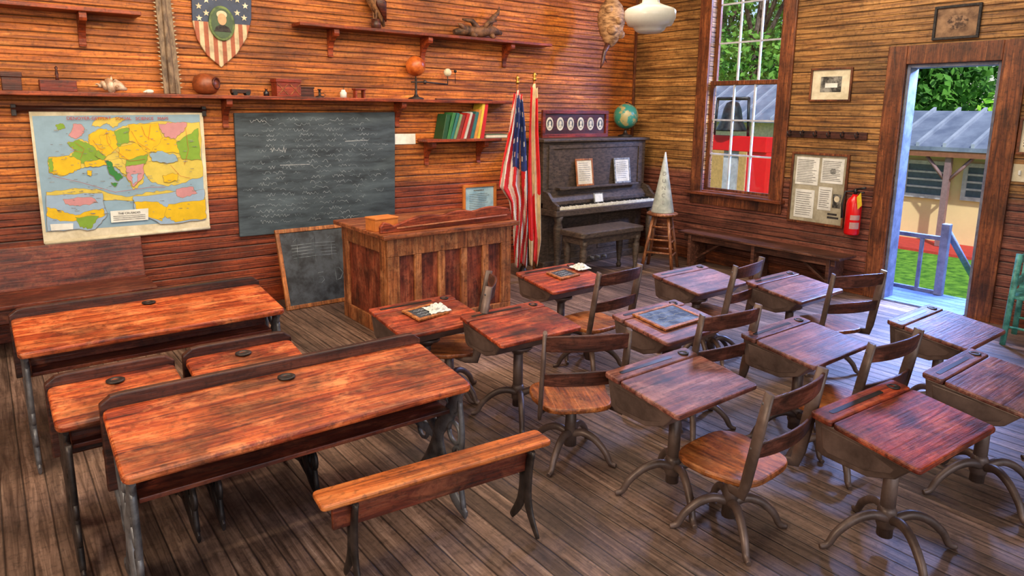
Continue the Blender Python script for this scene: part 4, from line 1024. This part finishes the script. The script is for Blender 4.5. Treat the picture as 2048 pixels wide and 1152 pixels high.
for a,b in(((1818,326),(1894,392)),((1938,334),(1990,398))):
    ya,yb=XP(a[0],350,XB).y,XP(b[0],350,XB).y;za,zb_=XP(a[0],a[1],XB).z-G,XP(b[0],b[1],XB).z-G
    q=MB();q.box(-2.05,-2,yb-oy,ya-oy,zb_,za);w_=q.build('window',agl,r)
    q=MB()
    for i in range(1,4):
        z=zb_+(za-zb_)*i/4;q.box(-2.08,-2.05,yb-oy,ya-oy,z-.02,z+.02)
    q.box(-2.09,-2.05,yb-oy-.08,yb-oy,zb_-.08,za+.08);q.box(-2.09,-2.05,ya-oy,ya-oy+.08,zb_-.08,za+.08);q.box(-2.09,-2.05,yb-oy,ya-oy,za,za+.08);q.box(-2.09,-2.05,yb-oy,ya-oy,zb_-.08,zb_)
    q.build('sash_bars',M['whitep'],w_)
px2=ex+.15
yq=XP(1888,400,XB-EX+.15).y-oy
pm=flat('faded post',150,120,124)
for yy in(yq,yq-4):
    q=MB();q.box(px2-.055,px2+.055,yy-.055,yy+.055,.06,ze-G-.1)
    for s in(-1,1):q.tube([(px2,yy,ze-G-.62),(px2,yy+s*.42,ze-G-.12)],.035,4)
    q.build('porch_post',pm,r,0)
tag(box('red_walkway',flat('red concrete',206,66,58,.8),None,XB-1.3,XB-.01,y0,y1,G,G+.05,0),'red concrete walkway along the cream building','walkway')
# shed behind window
XS=17.
ya,yb=XP(1405,250,XS).y+1.5,XP(1560,250,XS).y-.3
r=thing('grey_shed','cream shed with grey metal roof seen through the window behind the bell','building',(XS+1.5,(ya+yb)/2,G));hh=XP(1480,244,XS).z-G;wy=(ya-yb)/2
box('wall',flat('shed wall',226,206,176,.7),r,-1.5,1.5,-wy,wy,0,hh,0)
hr=XP(1480,176,XS+1.5).z-G
q=MB();q.prism([(-1.9,hh),(0,hr),(1.9,hh),(1.9,hh+.08),(0,hr+.1),(-1.9,hh+.08)],-wy-.4,wy+.4,'y')
k=int((2*wy+.8)/.5)
for i in range(k):
    y=-wy-.2+i*.5;q.prism([(-1.9,hh+.08),(0,hr+.1),(0,hr+.16),(-1.9,hh+.14)],y,y+.06,'y',1)
q.build('roof',[roofm,ribm],r)
q=MB();q.box(-1.55,-1.5,-.9,.3,0,min(2,hh-.1));q.build('door',flat('tan door',206,160,100),r)
# bell on a red stand
XL=10.8
bc=XP(1462,262,XL);bt=XP(1462,190,XL);r=thing('school_bell','black iron bell on a red stand outside the window','bell',(XL,bc.y,G))
zz=bc.z-G;hb=bt.z-bc.z;bl=speck('bell iron',L(14,20,22),L(48,58,62),12,.4,.3,0)
q=MB();q.lathe([(hb*.43,0),(hb*.42,.05*hb),(hb*.3,.3*hb),(hb*.24,.62*hb),(hb*.17,.78*hb),(.02,.84*hb)],24,(0,0,zz));q.build('bell_body',bl,r)
zt_=XP(1480,272,XL).z-G;zt2=XP(1480,302,XL).z-G
q=MB();q.tube([(0,-hb*.5,zz+hb*.9),(0,hb*.5,zz+hb*.9)],.03,8)
for s in(-1,1):q.tube([(0,s*hb*.5,zz+hb*.93),(0,s*hb*.56,zt_-.02)],.025,8)
q.build('yoke',bl,r)
rp=flat('red paint',236,18,24,.45,0,.9)
yl,yr=XP(1400,290,XL).y-bc.y,XP(1540,290,XL).y-bc.y
q=MB();q.box(-.12,.12,yr,yl,zt2,zt_);q.build('platform',rp,r,.01)
for ya_,yb_ in((yr,yr+(yl-yr)*.26),(yl-.22,yl-.1)):
    q=MB();q.box(-.08,.08,ya_,yb_,0,zt2);q.build('post',rp,r)
q=MB();q.box(-.02,.02,yr+(yl-yr)*.42,yr+(yl-yr)*.62,0,zt2);q.build('panel',M['whitep'],r)
# trees
def leafmat(n,a,b):return speck(n,L(*a),L(*b),1.3,.7,0,0,None,.35,.65)
LM=[leafmat('leaf green',(34,96,26),(130,190,70)),leafmat('leaf dark',(26,80,26),(104,170,60)),leafmat('leaf light',(80,170,30),(180,230,70))]
bark=speck('bark',L(50,44,40),L(110,100,92),6,.9,0,.4,(3,3,1))
def tree(x,y,h,cr,lm,label,n=2600,ls=.3,base=None):
    r=thing('leafy_tree',label,'tree',(x,y,G),0,'trees beyond the school house')
    rr=random.Random(int(x*10+y*7));q=MB()
    q.tube([(0,0,0),(.1,0,h*.25),(-.05,.1,h*.5),(.05,0,h*.8)],[h*.03,h*.024,h*.018,h*.006],8)
    cl=[]
    for i in range(9):
        a=rr.uniform(0,2*pi);d=rr.uniform(.15,.75)*cr;z=h*(base or .35)+rr.random()*h*(.95-(base or .35));cl.append((d*cos(a),d*sin(a),z));q.tube([(0,0,z*.6),(d*cos(a)*.6,d*sin(a)*.6,z*.9),cl[-1]],[h*.012,h*.008,h*.003],6)
    q.build('trunk',bark,r)
    q=MB()
    for i in range(n):
        c_=cl[rr.randrange(9)];R=cr*.52
        while True:
            p=Vector((rr.uniform(-1,1),rr.uniform(-1,1),rr.uniform(-1,1)))
            if .3<p.length<1:break
        p=Vector(c_)+p*R;a=Vector((rr.gauss(0,1),rr.gauss(0,1),rr.gauss(0,1))).normalized();b=a.cross(Vector((rr.gauss(0,1),rr.gauss(0,1),rr.gauss(0,1)))).normalized();s=ls*rr.uniform(.6,1.2)
        q.poly([p-a*s*.5,p+b*s*.28,p+a*s*.5,p-b*s*.28])
    q.build('foliage',lm,r,rec=False)
tree(25,16.4,9.5,2.9,LM[0],'tall mossy tree filling the upper window view',4600,.32)
tree(31,22.5,11,3.4,LM[1],'dark tree at the left of the window view',3600,.38)
tree(40,25.5,12,3.2,LM[1],'dark bushy tree behind the shed',3600,.46)
tree(25,9.8,6.8,2.6,LM[1],'dark tree above the metal roof, seen through the doorway',3600,.36,.2)
tree(23.5,5.9,6.2,2.1,LM[2],'bright light green tree at the right of the doorway view',3000,.32,.2)
tree(34,14.2,9,3.0,LM[0],'green tree at the left of the doorway view',2800,.4,.2)
tree(32,8.6,7.8,3.0,LM[1],'dark tree behind the bright one in the doorway',3600,.42,.2)
# ---------------------------------------------------------------- lights
def area(name,loc,tgt,sx_,sy_,pw_,col):
    l=bpy.data.lights.new(name,'AREA');l.shape='RECTANGLE';l.size=sx_;l.size_y=sy_;l.energy=pw_;l.color=col
    o=bpy.data.objects.new(name,l);C.objects.link(o);o.location=loc
    o.rotation_euler=(Vector(tgt)-Vector(loc)).to_track_quat('-Z','Y').to_euler()
area('ceiling_fill',(1.9,2.6,3.62),(1.9,2.6,0),5,4.5,155,(1,.86,.68))  # broad warm fill added under the ceiling, not a fixture of the room
area('wall_wash_light',(1.4,3.6,3.5),(1.5,6,1.6),4,.8,125,(1,.80,.54))
area('corner_wash_light',(4.6,3.4,3.5),(6.5,4.6,1.4),2.5,.8,80,(1,.85,.64))
area('left_sun_fill',(-2.4,1.6,2.5),(1.2,3.2,.6),1.8,1.4,150,(1,.84,.62))  # added lamp standing in for sun from the left; that wall is solid
area('back_fill',(.5,-2.6,2.6),(3,3,.5),4,1.6,65,(1,.92,.85))  # added soft fill behind the camera, in the open back of the room
area('door_sky_fill',(7.6,(dyl+dyr)/2,2.75),(5.2,2.0,0),1.3,.9,1050,(.26,.42,1))  # added lamp hidden above the doorway, stands in for blue skylight
area('window_sky_fill',(7.1,(wyl+wyr)/2,3.25),(4.8,3.4,.3),1.0,.5,170,(.40,.52,1))  # added lamp out of view above the window, for cool sky light
s=bpy.data.lights.new('sun','SUN');s.energy=3.6;s.angle=.02;s.color=(1,.95,.86);so=bpy.data.objects.new('sun',s);C.objects.link(so);so.rotation_euler=Vector((.5,.46,-.70)).to_track_quat('-Z','Y').to_euler()
wd=bpy.data.worlds.new('world');SC.world=wd;wd.use_nodes=True;nt=wd.node_tree;bg=nt.nodes['Background']
sk=N(nt,'TexSky');sk.sky_type='NISHITA';sk.sun_disc=False;sk.sun_elevation=radians(50);sk.sun_rotation=radians(200)
nt.links.new(sk.outputs[0],bg.inputs[0]);bg.inputs[1].default_value=.17
SC.view_settings.view_transform='Standard'
